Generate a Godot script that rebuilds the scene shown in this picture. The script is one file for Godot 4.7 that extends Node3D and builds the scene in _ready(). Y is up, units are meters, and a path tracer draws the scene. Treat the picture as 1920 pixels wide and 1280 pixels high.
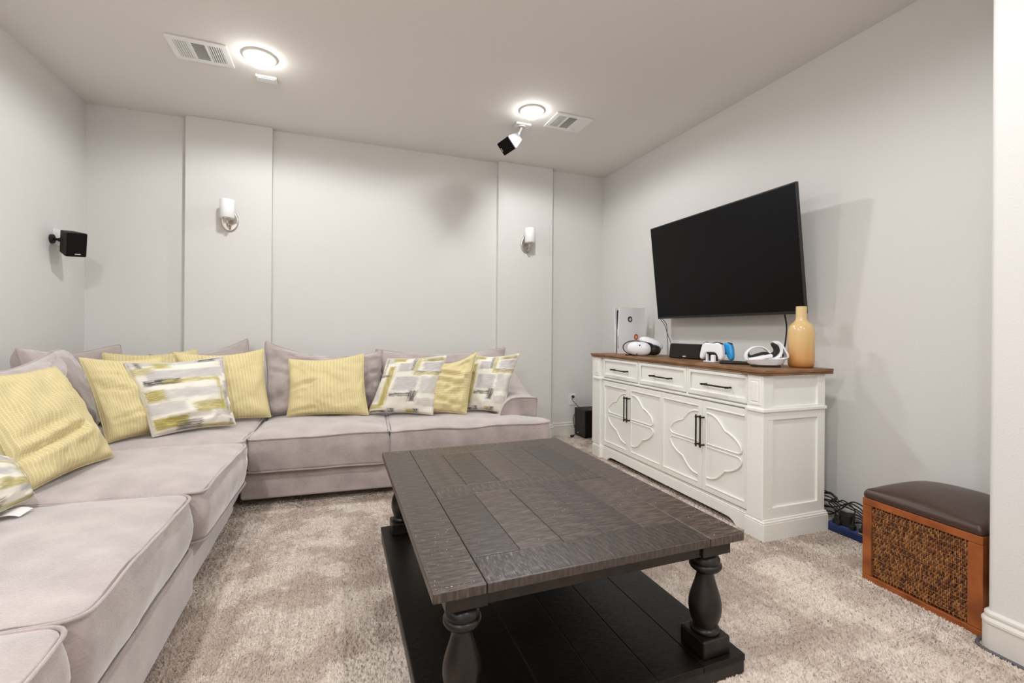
extends Node3D
# Media room: grey sectional, dark plank coffee table, white sideboard, wall TV. Units are metres, y is up.
# The back wall is the plane z = 0, the camera stands at x = 0, z = 4.27 and looks towards -z.

const XL := -1.7462
const XR := 2.6739
const H := 2.74
var M := {}
var rng := RandomNumberGenerator.new()
var taken := {}


func _ready() -> void:
	rng.seed = 7
	make_camera()
	make_environment()
	make_lamps()
	make_materials()
	make_room()
	make_sofa()
	make_back_pillows()
	make_throw_pillows()
	make_table()
	make_sideboard()
	make_television()
	make_sideboard_things()
	make_ottoman()
	make_wall_things()
	make_floor_things()


func make_camera() -> void:
	var cam := Camera3D.new()
	cam.name = "camera"
	var f := 855.7541
	var yaw := 0.3645
	var roll := 0.0075
	var r := Vector3(cos(yaw), 0, sin(yaw))
	var u := Vector3.UP
	var fw := Vector3(sin(yaw), 0, -cos(yaw))
	var r2 := r * cos(roll) + u * sin(roll)
	var u2 := u * cos(roll) - r * sin(roll)
	cam.transform = Transform3D(Basis(r2, u2, -fw), Vector3(0, 1.0929, 4.2678))
	cam.projection = Camera3D.PROJECTION_FRUSTUM
	cam.keep_aspect = Camera3D.KEEP_HEIGHT
	cam.near = 0.05
	cam.far = 60.0
	cam.size = 2.0 * 640.0 / f * cam.near
	cam.frustum_offset = Vector2(0, -21.96 / f * cam.near)
	add_child(cam)
	cam.current = true


func make_environment() -> void:
	var we := WorldEnvironment.new()
	we.name = "environment"
	var e := Environment.new()
	e.background_mode = Environment.BG_COLOR
	e.background_color = Color(0, 0, 0)
	e.tonemap_mode = Environment.TONE_MAPPER_LINEAR
	e.tonemap_exposure = 0.43
	e.sdfgi_enabled = true
	e.ssao_enabled = true
	e.ssil_enabled = true
	we.environment = e
	add_child(we)


const LAMPS := [[-0.455, 1.125, 3.5, 88.0, 0.3], [1.351, 1.115, 3.5, 88.0, 0.3], [-1.0, 3.3, 5.6, 85.0, 0.45], [1.2, 3.3, 3.9, 85.0, 0.5], [-1.0, 4.95, 5.6, 85.0, 0.45], [1.2, 4.95, 4.2, 85.0, 0.5]]  # the last four are out of view, placed to light the near half
const LAMP_COLOR := Color(0.974, 0.976, 0.992)

func make_lamps() -> void:
	var glow := StandardMaterial3D.new()
	glow.albedo_color = Color(1, 1, 1)
	glow.emission_enabled = true
	glow.emission = Color(1.0, 0.99, 0.98)
	glow.emission_energy_multiplier = 90.0
	var trim := StandardMaterial3D.new()
	trim.albedo_color = Color(0.93, 0.92, 0.9)
	trim.roughness = 0.5
	var where := ["beside the long white vent", "beside the ceiling speaker and the small vent", "out of view over the long sofa, lighting the sideboard front", "out of view over the coffee table, lighting the sofa fronts", "out of view behind the viewer, lighting from the sofa side", "out of view behind the viewer, lighting from the sideboard side"]
	for k in LAMPS.size():
		var a: Array = LAMPS[k]
		var t := thing("recessed_light", "round glowing ceiling light " + where[k], "light", Vector3(a[0], H, a[1]), 0.0, "round ceiling lights")
		var m := MB.new()
		m.lathe([Vector2(0.072, -0.002), Vector2(0.074, -0.011), Vector2(0.08, -0.013), Vector2(0.09, -0.010), Vector2(0.098, -0.004), Vector2(0.098, 0.0)], 40)
		part("trim_ring", m, trim, t)
		m = MB.new()
		m.lathe([Vector2(0.0, -0.062), Vector2(0.03, -0.059), Vector2(0.052, -0.048), Vector2(0.066, -0.03), Vector2(0.071, -0.006), Vector2(0.0, -0.002)], 32)
		part("bulb_diffuser", m, glow, t)
		var l := SpotLight3D.new()
		l.name = "lamp_light"
		l.position = Vector3(0, -0.066, 0)
		l.rotation.x = -PI / 2
		l.spot_angle = a[3]
		l.spot_angle_attenuation = a[4]
		l.light_energy = a[2]
		l.light_color = LAMP_COLOR
		l.light_size = 0.05
		l.spot_range = 12.0
		l.spot_attenuation = 2.0
		l.shadow_enabled = true
		t.add_child(l, true)


# ------------------------------------------------------------------ naming and tagging

func numbered(called: String) -> String:
	var n: int = taken.get(called, 0)
	taken[called] = n + 1
	return called if n == 0 else "%s_%03d" % [called, n]


func tag(o: Node, label: String, category: String, group := "", kind := "") -> Node:
	if label:
		o.set_meta("label", label)
	if category:
		o.set_meta("category", category)
	if group:
		o.set_meta("group", group)
	if kind:
		o.set_meta("kind", kind)
	return o


func thing(called: String, label: String, category: String, at := Vector3.ZERO, turn := 0.0, group := "") -> Node3D:
	var o := Node3D.new()
	o.name = numbered(called)
	add_child(o, true)
	o.position = at
	o.rotation.y = turn
	tag(o, label, category, group)
	return o


func part(called: String, m: MB, mat: Material, parent: Node = self, label := "") -> MeshInstance3D:
	var o := MeshInstance3D.new()
	o.name = numbered(called) if parent == self else called
	o.mesh = m.mesh()
	o.material_override = mat
	parent.add_child(o, true)
	if label:
		o.set_meta("label", label)
	return o


func structure(called: String, m: MB, mat: Material, label: String, category: String) -> MeshInstance3D:
	var o := part(called, m, mat)
	tag(o, label, category, "", "structure")
	return o


# ------------------------------------------------------------------ mesh builder

class MB:
	var v := PackedVector3Array()
	var n := PackedVector3Array()
	var t := PackedVector2Array()
	var i := PackedInt32Array()
	var x := Transform3D()

	func add(p: Vector3, nn: Vector3, uv := Vector2.ZERO) -> int:
		v.append(x * p)
		n.append((x.basis * nn).normalized())
		t.append(uv)
		return v.size() - 1

	func tri(a: int, b: int, c: int) -> void:
		var g := (v[b] - v[a]).cross(v[c] - v[a])
		if g.dot(n[a] + n[b] + n[c]) > 0.0:
			i.append_array([a, c, b])
		else:
			i.append_array([a, b, c])

	func quad(a: int, b: int, c: int, d: int) -> void:
		tri(a, b, c)
		tri(a, c, d)

	func flat(a: Vector3, b: Vector3, c: Vector3, d: Vector3, nn: Vector3) -> void:
		var k := add(a, nn, Vector2(0, 0))
		add(b, nn, Vector2((b - a).length(), 0))
		add(c, nn, Vector2((b - a).length(), (d - a).length()))
		add(d, nn, Vector2(0, (d - a).length()))
		quad(k, k + 1, k + 2, k + 3)

	static func stops(h: float, r: float, seg: int, mid: int) -> Array:
		var s := []
		for k in seg + 1:
			s.append(-h + r - r * tan(PI / 4 * (1.0 - float(k) / seg)))
		for k in range(1, mid):
			s.append(lerpf(-h + r, h - r, float(k) / mid))
		for k in range(seg, -1, -1):
			s.append(h - r + r * tan(PI / 4 * (1.0 - float(k) / seg)))
		return s

	# a box with rounded edges: centre, full size, edge radius
	func rbox(c: Vector3, size: Vector3, r := 0.003, seg := 1, mid := 1) -> void:
		var h := size / 2.0
		r = minf(r, minf(h.x, minf(h.y, h.z)) * 0.999)
		var inner := h - Vector3(r, r, r)
		for ax in 3:
			var p := (ax + 1) % 3
			var q := (ax + 2) % 3
			var sp := stops(h[p], r, seg, mid)
			var sq := stops(h[q], r, seg, mid)
			for sg in [-1.0, 1.0]:
				var at := v.size()
				for a in sp.size():
					for b in sq.size():
						var o := Vector3.ZERO
						o[ax] = sg * h[ax]
						o[p] = sp[a]
						o[q] = sq[b]
						var k := o.clamp(-inner, inner)
						var nn := (o - k).normalized()
						var uv := Vector2(o[p], o[q])
						if ax == 0:
							uv = Vector2(o.z, o.y)
						elif ax == 1:
							uv = Vector2(o.x, o.z)
						else:
							uv = Vector2(o.x, o.y)
						add(c + k + nn * r, nn, uv + Vector2(c.x, c.z))
				var w := sq.size()
				for a in sp.size() - 1:
					for b in w - 1:
						var z := at + a * w + b
						quad(z, z + 1, z + w + 1, z + w)

	func box(a: Vector3, b: Vector3, r := 0.003, seg := 1) -> void:
		rbox((a + b) / 2.0, (b - a).abs(), r, seg)

	# profile of (radius, y) turned about y; a bend sharper than 35 degrees stays a crease
	func lathe(prof: Array, segs := 24) -> void:
		var cnt := prof.size()
		var sn := []
		for k in cnt - 1:
			var d: Vector2 = prof[k + 1] - prof[k]
			sn.append(Vector2(d.y, -d.x).normalized() if d.length() > 1e-7 else Vector2(1, 0))
		var area := 0.0
		for k in cnt - 1:
			area += prof[k].x * prof[k + 1].y - prof[k + 1].x * prof[k].y
		area += prof[cnt - 1].x * 0.0
		# outward means away from the inside of the profile; an open profile drawn bottom to top turns right
		for k in cnt - 1:
			var na: Vector2 = sn[k]
			var nb: Vector2 = sn[k]
			if k > 0 and sn[k - 1].dot(sn[k]) > 0.6:
				na = (sn[k - 1] + sn[k]).normalized()
			if k < cnt - 2 and sn[k + 1].dot(sn[k]) > 0.6:
				nb = (sn[k + 1] + sn[k]).normalized()
			var at := v.size()
			for s in segs + 1:
				var a := TAU * s / segs
				var ca := cos(a)
				var sa := sin(a)
				add(Vector3(prof[k].x * ca, prof[k].y, prof[k].x * sa), Vector3(na.x * ca, na.y, na.x * sa), Vector2(float(s) / segs, prof[k].y))
				add(Vector3(prof[k + 1].x * ca, prof[k + 1].y, prof[k + 1].x * sa), Vector3(nb.x * ca, nb.y, nb.x * sa), Vector2(float(s) / segs, prof[k + 1].y))
			for s in segs:
				var z := at + s * 2
				quad(z, z + 1, z + 3, z + 2)

	func tube(pts: Array, r: float, sides := 8, closed := false, flatten := 1.0) -> void:
		var cnt := pts.size()
		var at := v.size()
		var up := Vector3.UP
		var first := Vector3.ZERO
		var run := 0.0
		for k in cnt:
			var a: Vector3 = pts[(k - 1 + cnt) % cnt] if closed or k > 0 else pts[0]
			var b: Vector3 = pts[(k + 1) % cnt] if closed or k < cnt - 1 else pts[cnt - 1]
			var d := (b - a).normalized()
			if k == 0:
				up = Vector3.UP if absf(d.y) < 0.9 else Vector3.RIGHT
			var side := d.cross(up).normalized()
			up = side.cross(d).normalized()
			if k > 0:
				run += (pts[k] - pts[k - 1]).length()
			for s in sides + 1:
				var an := TAU * s / sides
				var nn := side * cos(an) + up * sin(an)
				add(pts[k] + side * (cos(an) * r) + up * (sin(an) * r * flatten), nn, Vector2(run, float(s) / sides))
		var w := sides + 1
		for k in cnt - (0 if closed else 1):
			var k2 := (k + 1) % cnt
			for s in sides:
				quad(at + k * w + s, at + k * w + s + 1, at + k2 * w + s + 1, at + k2 * w + s)
		if not closed:
			for e in [0, cnt - 1]:
				var d2: Vector3 = (pts[0] - pts[1]) if e == 0 else (pts[cnt - 1] - pts[cnt - 2])
				d2 = d2.normalized()
				var c0 := add(pts[e], d2)
				var ring := v.size()
				for s in sides + 1:
					v.append(v[at + e * w + s])
					n.append((x.basis * d2).normalized())
					t.append(Vector2.ZERO)
				for s in sides:
					tri(c0, ring + s, ring + s + 1)

	# polygon in x, y pushed out along z from 0 to depth, its front edge rounded by bev
	func prism(poly: PackedVector2Array, depth: float, bev := 0.0, steps := 1, both := false) -> void:
		if Geometry2D.is_polygon_clockwise(poly):
			poly = poly.duplicate()
			poly.reverse()
		var cnt := poly.size()
		var en := []
		for k in cnt:
			var d := poly[(k + 1) % cnt] - poly[k]
			en.append(Vector2(d.y, -d.x).normalized())
		var vn := []
		var miter := []
		for k in cnt:
			var a: Vector2 = en[(k - 1 + cnt) % cnt]
			var b: Vector2 = en[k]
			var mm := (a + b).normalized()
			vn.append(mm)
			miter.append(mm / maxf(0.5, mm.dot(a)))
		var rings := []   # (inset, z, normal z weight)
		if both and bev > 0.0:
			for k in steps + 1:
				var a := PI / 2 * k / steps
				rings.append([bev * (1.0 - sin(a)), bev * (1.0 - cos(a)), -cos(a)])
		else:
			rings.append([0.0, 0.0, 0.0])
		if bev > 0.0:
			for k in steps + 1:
				var a := PI / 2 * k / steps
				rings.append([bev * (1.0 - cos(a)), depth - bev + bev * sin(a), sin(a)])
		else:
			rings.append([0.0, depth, 0.0])
		var along := [0.0]
		for k in cnt:
			along.append(along[k] + (poly[(k + 1) % cnt] - poly[k]).length())
		for g in rings.size() - 1:
			var ra: Array = rings[g]
			var rb: Array = rings[g + 1]
			for k in cnt:
				var k2 := (k + 1) % cnt
				var crease: bool = vn[k].dot(en[k]) < 0.87
				var crease2: bool = vn[k2].dot(en[k]) < 0.87
				var n1: Vector2 = en[k] if crease else vn[k]
				var n2: Vector2 = en[k] if crease2 else vn[k2]
				var at := v.size()
				for e in [[k, n1, ra, along[k]], [k2, n2, ra, along[k + 1]], [k2, n2, rb, along[k + 1]], [k, n1, rb, along[k]]]:
					var pp: Vector2 = poly[e[0]] - miter[e[0]] * e[2][0]
					var flatn := sqrt(maxf(0.0, 1.0 - e[2][2] * e[2][2]))
					add(Vector3(pp.x, pp.y, e[2][1]), Vector3(e[1].x * flatn, e[1].y * flatn, e[2][2]), Vector2(e[3], e[2][1]))
				quad(at, at + 1, at + 2, at + 3)
		for cap in [[rings[0], -1.0], [rings[rings.size() - 1], 1.0]]:
			var pts := PackedVector2Array()
			for k in cnt:
				pts.append(poly[k] - miter[k] * cap[0][0])
			var tr := Geometry2D.triangulate_polygon(pts)
			var at := v.size()
			for k in cnt:
				add(Vector3(pts[k].x, pts[k].y, cap[0][1]), Vector3(0, 0, cap[1]), pts[k])
			for k in range(0, tr.size(), 3):
				tri(at + tr[k], at + tr[k + 1], at + tr[k + 2])

	# a grid of points p[a][b] with normals worked out from its neighbours; out gives the side it faces
	func sheet(p: Array, out: Vector3, closed_b := false, uvs := Vector2.ONE) -> void:
		var na := p.size()
		var nb: int = p[0].size()
		var at := v.size()
		for a in na:
			for b in nb:
				var b0 := (b - 1 + nb) % nb if closed_b else maxi(b - 1, 0)
				var b1 := (b + 1) % nb if closed_b else mini(b + 1, nb - 1)
				var da: Vector3 = p[mini(a + 1, na - 1)][b] - p[maxi(a - 1, 0)][b]
				var db: Vector3 = p[a][b1] - p[a][b0]
				var nn := da.cross(db)
				if nn.length() < 1e-10:
					nn = out
				add(p[a][b], nn.normalized(), Vector2(float(b) / (nb - 1), float(a) / (na - 1)) * uvs)
		# make the normals agree with the wished side on the whole
		var s := 0.0
		for k in range(at, v.size()):
			s += n[k].dot((x.basis * out).normalized())
		if s < 0.0 and out != Vector3.ZERO:
			for k in range(at, v.size()):
				n[k] = -n[k]
		for a in na - 1:
			for b in nb - (0 if closed_b else 1):
				var b2 := (b + 1) % nb
				quad(at + a * nb + b, at + a * nb + b2, at + (a + 1) * nb + b2, at + (a + 1) * nb + b)

	# rings of points lofted into a closed skin; normals point away from the middle line
	func loft(rings: Array, cap0 := true, cap1 := true) -> void:
		var nb: int = rings[0].size()
		var at := v.size()
		var na := rings.size()
		var mid := []
		for a in na:
			var c := Vector3.ZERO
			for b in nb:
				c += rings[a][b]
			mid.append(c / nb)
		for a in na:
			for b in nb:
				var da: Vector3 = rings[mini(a + 1, na - 1)][b] - rings[maxi(a - 1, 0)][b]
				var db: Vector3 = rings[a][(b + 1) % nb] - rings[a][(b - 1 + nb) % nb]
				var nn := da.cross(db).normalized()
				add(rings[a][b], nn, Vector2(float(b) / nb, float(a) / (na - 1)))
		var vol := 0.0
		for a in na:
			for b in nb:
				vol += n[at + a * nb + b].dot(x.basis * (rings[a][b] - mid[a]))
		if vol < 0.0:
			for k in range(at, v.size()):
				n[k] = -n[k]
		for a in na - 1:
			for b in nb:
				var b2 := (b + 1) % nb
				quad(at + a * nb + b, at + a * nb + b2, at + (a + 1) * nb + b2, at + (a + 1) * nb + b)
		for e in [[cap0, 0, 1], [cap1, na - 1, na - 2]]:
			if e[0]:
				var d: Vector3 = mid[e[1]] - mid[e[2]]
				var c0 := add(mid[e[1]], d)
				var ring := v.size()
				for b in nb:
					add(rings[e[1]][b], d)
				for b in nb:
					tri(c0, ring + b, ring + (b + 1) % nb)

	func ellipsoid(c: Vector3, r: Vector3, e := 1.0, rows := 12, cols := 20) -> void:
		var p := []
		for a in rows + 1:
			var th := -PI / 2 + PI * a / rows
			var row := []
			for b in cols:
				var ph := TAU * b / cols
				var d := Vector3(cos(th) * cos(ph), sin(th), cos(th) * sin(ph))
				if e != 1.0:
					d = Vector3(signf(d.x) * pow(absf(d.x), e), signf(d.y) * pow(absf(d.y), e), signf(d.z) * pow(absf(d.z), e))
				row.append(c + d * r)
			p.append(row)
		loft(p, false, false)

	func mesh() -> ArrayMesh:
		var arr := []
		arr.resize(Mesh.ARRAY_MAX)
		arr[Mesh.ARRAY_VERTEX] = v
		arr[Mesh.ARRAY_NORMAL] = n
		arr[Mesh.ARRAY_TEX_UV] = t
		arr[Mesh.ARRAY_INDEX] = i
		var am := ArrayMesh.new()
		am.add_surface_from_arrays(Mesh.PRIMITIVE_TRIANGLES, arr)
		return am


func smooth(pts: Array, per := 6, closed := false) -> Array:
	var out := []
	var cnt := pts.size()
	for k in cnt if closed else cnt - 1:
		var a: Vector3 = pts[(k - 1 + cnt) % cnt] if closed or k > 0 else pts[0]
		var b: Vector3 = pts[k]
		var c: Vector3 = pts[(k + 1) % cnt]
		var d: Vector3 = pts[(k + 2) % cnt] if closed or k + 2 < cnt else pts[cnt - 1]
		for s in per:
			out.append(b.cubic_interpolate(c, a, d, float(s) / per))
	if not closed:
		out.append(pts[cnt - 1])
	return out


func smooth2(pts: Array, per := 6) -> PackedVector2Array:
	var p3 := []
	for q in pts:
		p3.append(Vector3(q.x, q.y, 0))
	var out := PackedVector2Array()
	for q in smooth(p3, per, true):
		out.append(Vector2(q.x, q.y))
	return out


func basis_of(xaxis: Vector3, yaxis: Vector3) -> Basis:
	var xx := xaxis.normalized()
	var zz := xx.cross(yaxis).normalized()
	return Basis(xx, zz.cross(xx), zz)


# ------------------------------------------------------------------ materials

func plain(c: Color, rough := 0.6, metal := 0.0, spec := 0.5) -> StandardMaterial3D:
	var m := StandardMaterial3D.new()
	m.albedo_color = c
	m.roughness = rough
	m.metallic = metal
	m.metallic_specular = spec
	return m


func rgb8(r: float, g: float, b: float) -> Color:
	return Color(r / 255.0, g / 255.0, b / 255.0)


func noise_tex(freq: float, size := 256, octaves := 3, ramp: Array = [], normal := 0.0, seed_ := 1, kind := FastNoiseLite.TYPE_SIMPLEX_SMOOTH) -> NoiseTexture2D:
	var fn := FastNoiseLite.new()
	fn.noise_type = kind
	fn.frequency = freq
	fn.seed = seed_
	fn.fractal_octaves = octaves
	var t := NoiseTexture2D.new()
	t.width = size
	t.height = size
	t.seamless = true
	t.noise = fn
	if ramp:
		var g := Gradient.new()
		g.offsets = PackedFloat32Array(ramp[0])
		g.colors = PackedColorArray(ramp[1])
		t.color_ramp = g
	if normal > 0.0:
		t.as_normal_map = true
		t.bump_strength = normal
	return t


func tri_scale(m: StandardMaterial3D, s: Vector3, world := false) -> void:
	m.uv1_triplanar = true
	m.uv1_world_triplanar = world
	m.uv1_scale = s


func make_materials() -> void:
	# painted plaster with a fine orange-peel
	var peel := noise_tex(0.09, 512, 3, [], 2.2, 11)
	for a in [["wall", rgb8(223, 221, 217)], ["ceiling", rgb8(234, 231, 226)]]:
		var m := plain(a[1], 0.85, 0.0, 0.35)
		m.normal_enabled = true
		m.normal_texture = peel
		m.normal_scale = 0.22
		tri_scale(m, Vector3.ONE * 2.2, true)
		M[a[0]] = m
	M.trim = plain(rgb8(222, 218, 210), 0.45)
	M.white_plastic = plain(rgb8(238, 238, 238), 0.4)
	M.white_gloss = plain(rgb8(240, 240, 243), 0.25)
	M.vent = plain(rgb8(248, 247, 245), 0.5)
	M.vent_dark = plain(rgb8(165, 163, 160), 0.8)
	M.black = plain(rgb8(24, 22, 22), 0.55)
	M.black_soft = plain(rgb8(34, 31, 31), 0.8)
	M.black_gloss = plain(rgb8(16, 16, 18), 0.2)
	M.cord = plain(rgb8(26, 25, 25), 0.6)
	M.nickel = plain(rgb8(200, 194, 186), 0.28, 1.0)
	M.opal = plain(rgb8(246, 246, 244), 0.3)
	M.opal.subsurf_scatter_enabled = false
	M.bronze = plain(rgb8(58, 48, 42), 0.38, 0.7)
	M.cabinet = plain(rgb8(247, 246, 238), 0.42)
	M.cabinet_in = plain(rgb8(40, 38, 35), 0.9)
	M.screen = plain(rgb8(6, 6, 7), 0.32, 0.0, 0.28)
	M.tv_frame = plain(rgb8(30, 27, 25), 0.35)
	M.speaker = plain(rgb8(30, 25, 24), 0.7)
	M.speaker_cloth = fine_cloth(rgb8(30, 26, 26), 240.0)
	M.grey_cloth = fine_cloth(rgb8(56, 51, 49), 240.0)
	M.speaker_lit_body = plain(rgb8(70, 71, 74), 0.5)  # black body lifted to grey, carrying the glare of the ceiling light beside it
	M.silver = plain(rgb8(205, 203, 200), 0.4)
	M.sub = plain(rgb8(36, 28, 27), 0.5)
	M.blue = plain(rgb8(52, 160, 226), 0.28)
	M.navy = plain(rgb8(30, 42, 88), 0.45)
	M.red = plain(rgb8(190, 70, 50), 0.5)
	M.orange = plain(rgb8(235, 190, 120), 0.5)

	# chenille upholstery
	var up := StandardMaterial3D.new()
	up.albedo_texture = image_tex(chenille_image())
	up.roughness = 0.95
	up.metallic_specular = 0.25
	up.rim_enabled = true
	up.rim = 2.0
	up.rim_tint = 0.35
	up.normal_enabled = true
	up.normal_texture = noise_tex(0.22, 512, 3, [], 5.0, 5)
	up.normal_scale = 0.16
	tri_scale(up, Vector3.ONE * 1.6)
	M.fabric = up
	var pip: StandardMaterial3D = up.duplicate()
	pip.albedo_color = rgb8(246, 242, 240)
	M.piping = pip

	# carpet
	var ca := StandardMaterial3D.new()
	ca.albedo_texture = image_tex(carpet_image())
	ca.roughness = 1.0
	ca.metallic_specular = 0.1
	ca.normal_enabled = true
	ca.normal_texture = noise_tex(0.16, 512, 2, [], 7.0, 21)
	ca.normal_scale = 0.9
	tri_scale(ca, Vector3.ONE * 0.55, true)
	M.carpet = ca

	# throw pillow cloths
	M.yellow = cloth(stripe_image(), 0.6)
	M.print_wide = cloth(print_image(0), 0.35)
	M.print_block = cloth(print_image(1), 0.35)

	# dark rough-sawn table boards: grain along u, saw marks across it
	for k in 3:
		var tb := StandardMaterial3D.new()
		var lo: Color = [rgb8(60, 46, 36), rgb8(66, 50, 39), rgb8(54, 41, 32)][k]
		tb.albedo_texture = noise_tex(0.02, 256, 4, [[0.25, 0.5, 0.75], [lo.darkened(0.42), lo, lo.lightened(0.12)]], 0.0, 31 + k)
		tb.roughness = 0.37
		tb.metallic_specular = 0.72
		tb.normal_enabled = true
		tb.normal_texture = noise_tex(0.035, 256, 4, [], 5.0, 41 + k)
		tb.normal_scale = 0.3
		tb.uv1_scale = Vector3(14.0, 2.2, 1)
		tb.uv1_offset = Vector3(0.31 * k, 0.17 * k, 0)
		M["board_%d" % k] = tb
	var dk := StandardMaterial3D.new()
	dk.albedo_texture = noise_tex(0.02, 256, 4, [[0.25, 0.5, 0.8], [rgb8(19, 14, 12), rgb8(27, 21, 18), rgb8(38, 29, 23)]], 0.0, 51)
	dk.roughness = 0.32
	tri_scale(dk, Vector3(3, 3, 3))
	M.dark_wood = dk
	var db: StandardMaterial3D = (M.board_0 as StandardMaterial3D).duplicate()
	db.albedo_texture = dk.albedo_texture
	db.albedo_color = rgb8(190, 185, 180)
	db.metallic_specular = 0.4
	db.roughness = 0.36
	db.normal_scale = 0.12
	M.dark_board = db
	M.crumb = plain(rgb8(225, 215, 200), 0.7)

	# sideboard top: brown oak, grain along u
	var oak := StandardMaterial3D.new()
	oak.albedo_texture = noise_tex(0.02, 512, 5, [[0.2, 0.45, 0.6, 0.8], [rgb8(112, 78, 48), rgb8(136, 98, 63), rgb8(144, 105, 69), rgb8(158, 118, 80)]], 0.0, 61)
	oak.roughness = 0.5
	oak.uv1_scale = Vector3(0.5, 7.0, 1)
	M.oak = oak
	# storage bench: orange-brown stain, woven seagrass, leather
	var st := StandardMaterial3D.new()
	st.albedo_texture = noise_tex(0.02, 256, 4, [[0.2, 0.5, 0.8], [rgb8(128, 66, 28), rgb8(154, 84, 38), rgb8(168, 96, 46)]], 0.0, 71)
	st.roughness = 0.42
	tri_scale(st, Vector3(1.2, 1.2, 1.2))
	M.stain = st
	for k in 4:
		M["weave_%d" % k] = plain([rgb8(112, 66, 32), rgb8(140, 88, 46), rgb8(88, 50, 25), rgb8(160, 108, 60)][k], 0.5)
	M.weave_back = plain(rgb8(36, 20, 11), 0.9)
	var le := plain(rgb8(68, 48, 40), 0.36)
	le.normal_enabled = true
	le.normal_texture = noise_tex(0.12, 256, 3, [], 3.0, 81, FastNoiseLite.TYPE_CELLULAR)
	le.normal_scale = 0.12
	tri_scale(le, Vector3.ONE * 6.0)
	M.leather = le
	# amber ombre glass
	var am := StandardMaterial3D.new()
	var g := Gradient.new()
	g.offsets = PackedFloat32Array([0.0, 0.14, 0.45, 1.0])
	g.colors = PackedColorArray([rgb8(176, 112, 60), rgb8(208, 154, 92), rgb8(222, 184, 124), rgb8(224, 196, 142)])
	var gt := GradientTexture2D.new()
	gt.gradient = g
	gt.width = 8
	gt.height = 128
	gt.fill_from = Vector2(0, 0)
	gt.fill_to = Vector2(0, 1)
	am.albedo_texture = gt
	am.roughness = 0.22
	am.clearcoat_enabled = true
	am.clearcoat = 0.5
	am.clearcoat_roughness = 0.08
	am.uv1_scale = Vector3(1, 1.0 / 0.345, 1)
	M.amber = am


func image_tex(im: Image) -> ImageTexture:
	return ImageTexture.create_from_image(im)


func fine_cloth(c: Color, scale: float) -> StandardMaterial3D:
	var m := plain(c, 0.85, 0.0, 0.2)
	m.normal_enabled = true
	m.normal_texture = noise_tex(0.3, 128, 1, [], 4.0, 91)
	tri_scale(m, Vector3.ONE * scale / 24.0)
	return m


func cloth(im: Image, bump: float) -> StandardMaterial3D:
	var m := StandardMaterial3D.new()
	m.albedo_texture = image_tex(im)
	m.roughness = 0.92
	m.metallic_specular = 0.2
	m.rim_enabled = true
	m.rim = 0.2
	var b := im.duplicate() as Image
	b.bump_map_to_normal_map(1.2)
	m.normal_enabled = true
	m.normal_texture = image_tex(b)
	m.normal_scale = bump
	return m


func fbm(seed_: int, freq: float, oct := 3) -> FastNoiseLite:
	var f := FastNoiseLite.new()
	f.noise_type = FastNoiseLite.TYPE_SIMPLEX_SMOOTH
	f.seed = seed_
	f.frequency = freq
	f.fractal_octaves = oct
	return f


# a noise value that repeats every s pixels
func wrapped(f: FastNoiseLite, px: float, py: float, s: float) -> float:
	var bx := smoothstep(0.75, 1.0, px / s)
	var by := smoothstep(0.75, 1.0, py / s)
	var a := lerpf(f.get_noise_2d(px, py), f.get_noise_2d(px - s, py), bx)
	var b := lerpf(f.get_noise_2d(px, py - s), f.get_noise_2d(px - s, py - s), bx)
	return lerpf(a, b, by)


func chenille_image() -> Image:
	var s := 512
	var im := Image.create(s, s, false, Image.FORMAT_RGB8)
	var big := fbm(3, 0.006, 3)
	var fine := fbm(4, 0.12, 2)
	for y in s:
		for x in s:
			var k := 0.95 * wrapped(big, x, y, s) + 0.4 * wrapped(fine, x * 0.5, y * 1.5, s) + 0.05 * rng.randf_range(-1, 1)
			var c := rgb8(166, 153, 150).lerp(rgb8(195, 182, 177), clampf(0.5 + k * 0.9 + 0.22 * rng.randf_range(-1, 1) * (0.5 + 0.5 * fine.get_noise_2d(y * 0.7, x * 2.0)), 0, 1))
			im.set_pixel(x, y, c)
	return im


func carpet_image() -> Image:
	var s := 1024
	var im := Image.create(s, s, false, Image.FORMAT_RGB8)
	var big := fbm(13, 0.0055, 3)
	var mid := fbm(14, 0.035, 2)
	var fine := fbm(15, 0.22, 2)
	for y in s:
		for x in s:
			var b := smoothstep(-0.24, 0.22, wrapped(big, x, y, s) + 0.28 * mid.get_noise_2d(x, y))
			var f := fine.get_noise_2d(x, y)
			var c := rgb8(204, 185, 170).lerp(rgb8(245, 231, 216), b)
			c = c.lightened(0.16 * maxf(f, 0.0)).darkened(0.7 * maxf(-f - 0.16, 0.0) + 0.06 * rng.randf())
			im.set_pixel(x, y, c)
	return im


func stripe_image() -> Image:
	var s := 512
	var im := Image.create(s, s, false, Image.FORMAT_RGB8)
	var f := fbm(23, 0.05, 2)
	var n := 31.0
	for y in s:
		for x in s:
			var ph := fposmod(x / float(s) * n, 1.0)
			var line := smoothstep(0.17, 0.05, absf(ph - 0.5))
			var dot := 0.5 + 0.5 * sin(y * 0.8 + 2.0 * sin(floor(x / float(s) * n) * 7.0))
			var c := rgb8(223, 206, 150).lerp(rgb8(229, 214, 163), 0.5 + 0.5 * f.get_noise_2d(x, y))
			c = c.darkened(0.05 * (1.0 - dot) * (1.0 - line)).lerp(rgb8(238, 227, 186), line * 0.6)
			im.set_pixel(x, y, c.darkened(0.03 * rng.randf()))
	return im


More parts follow.
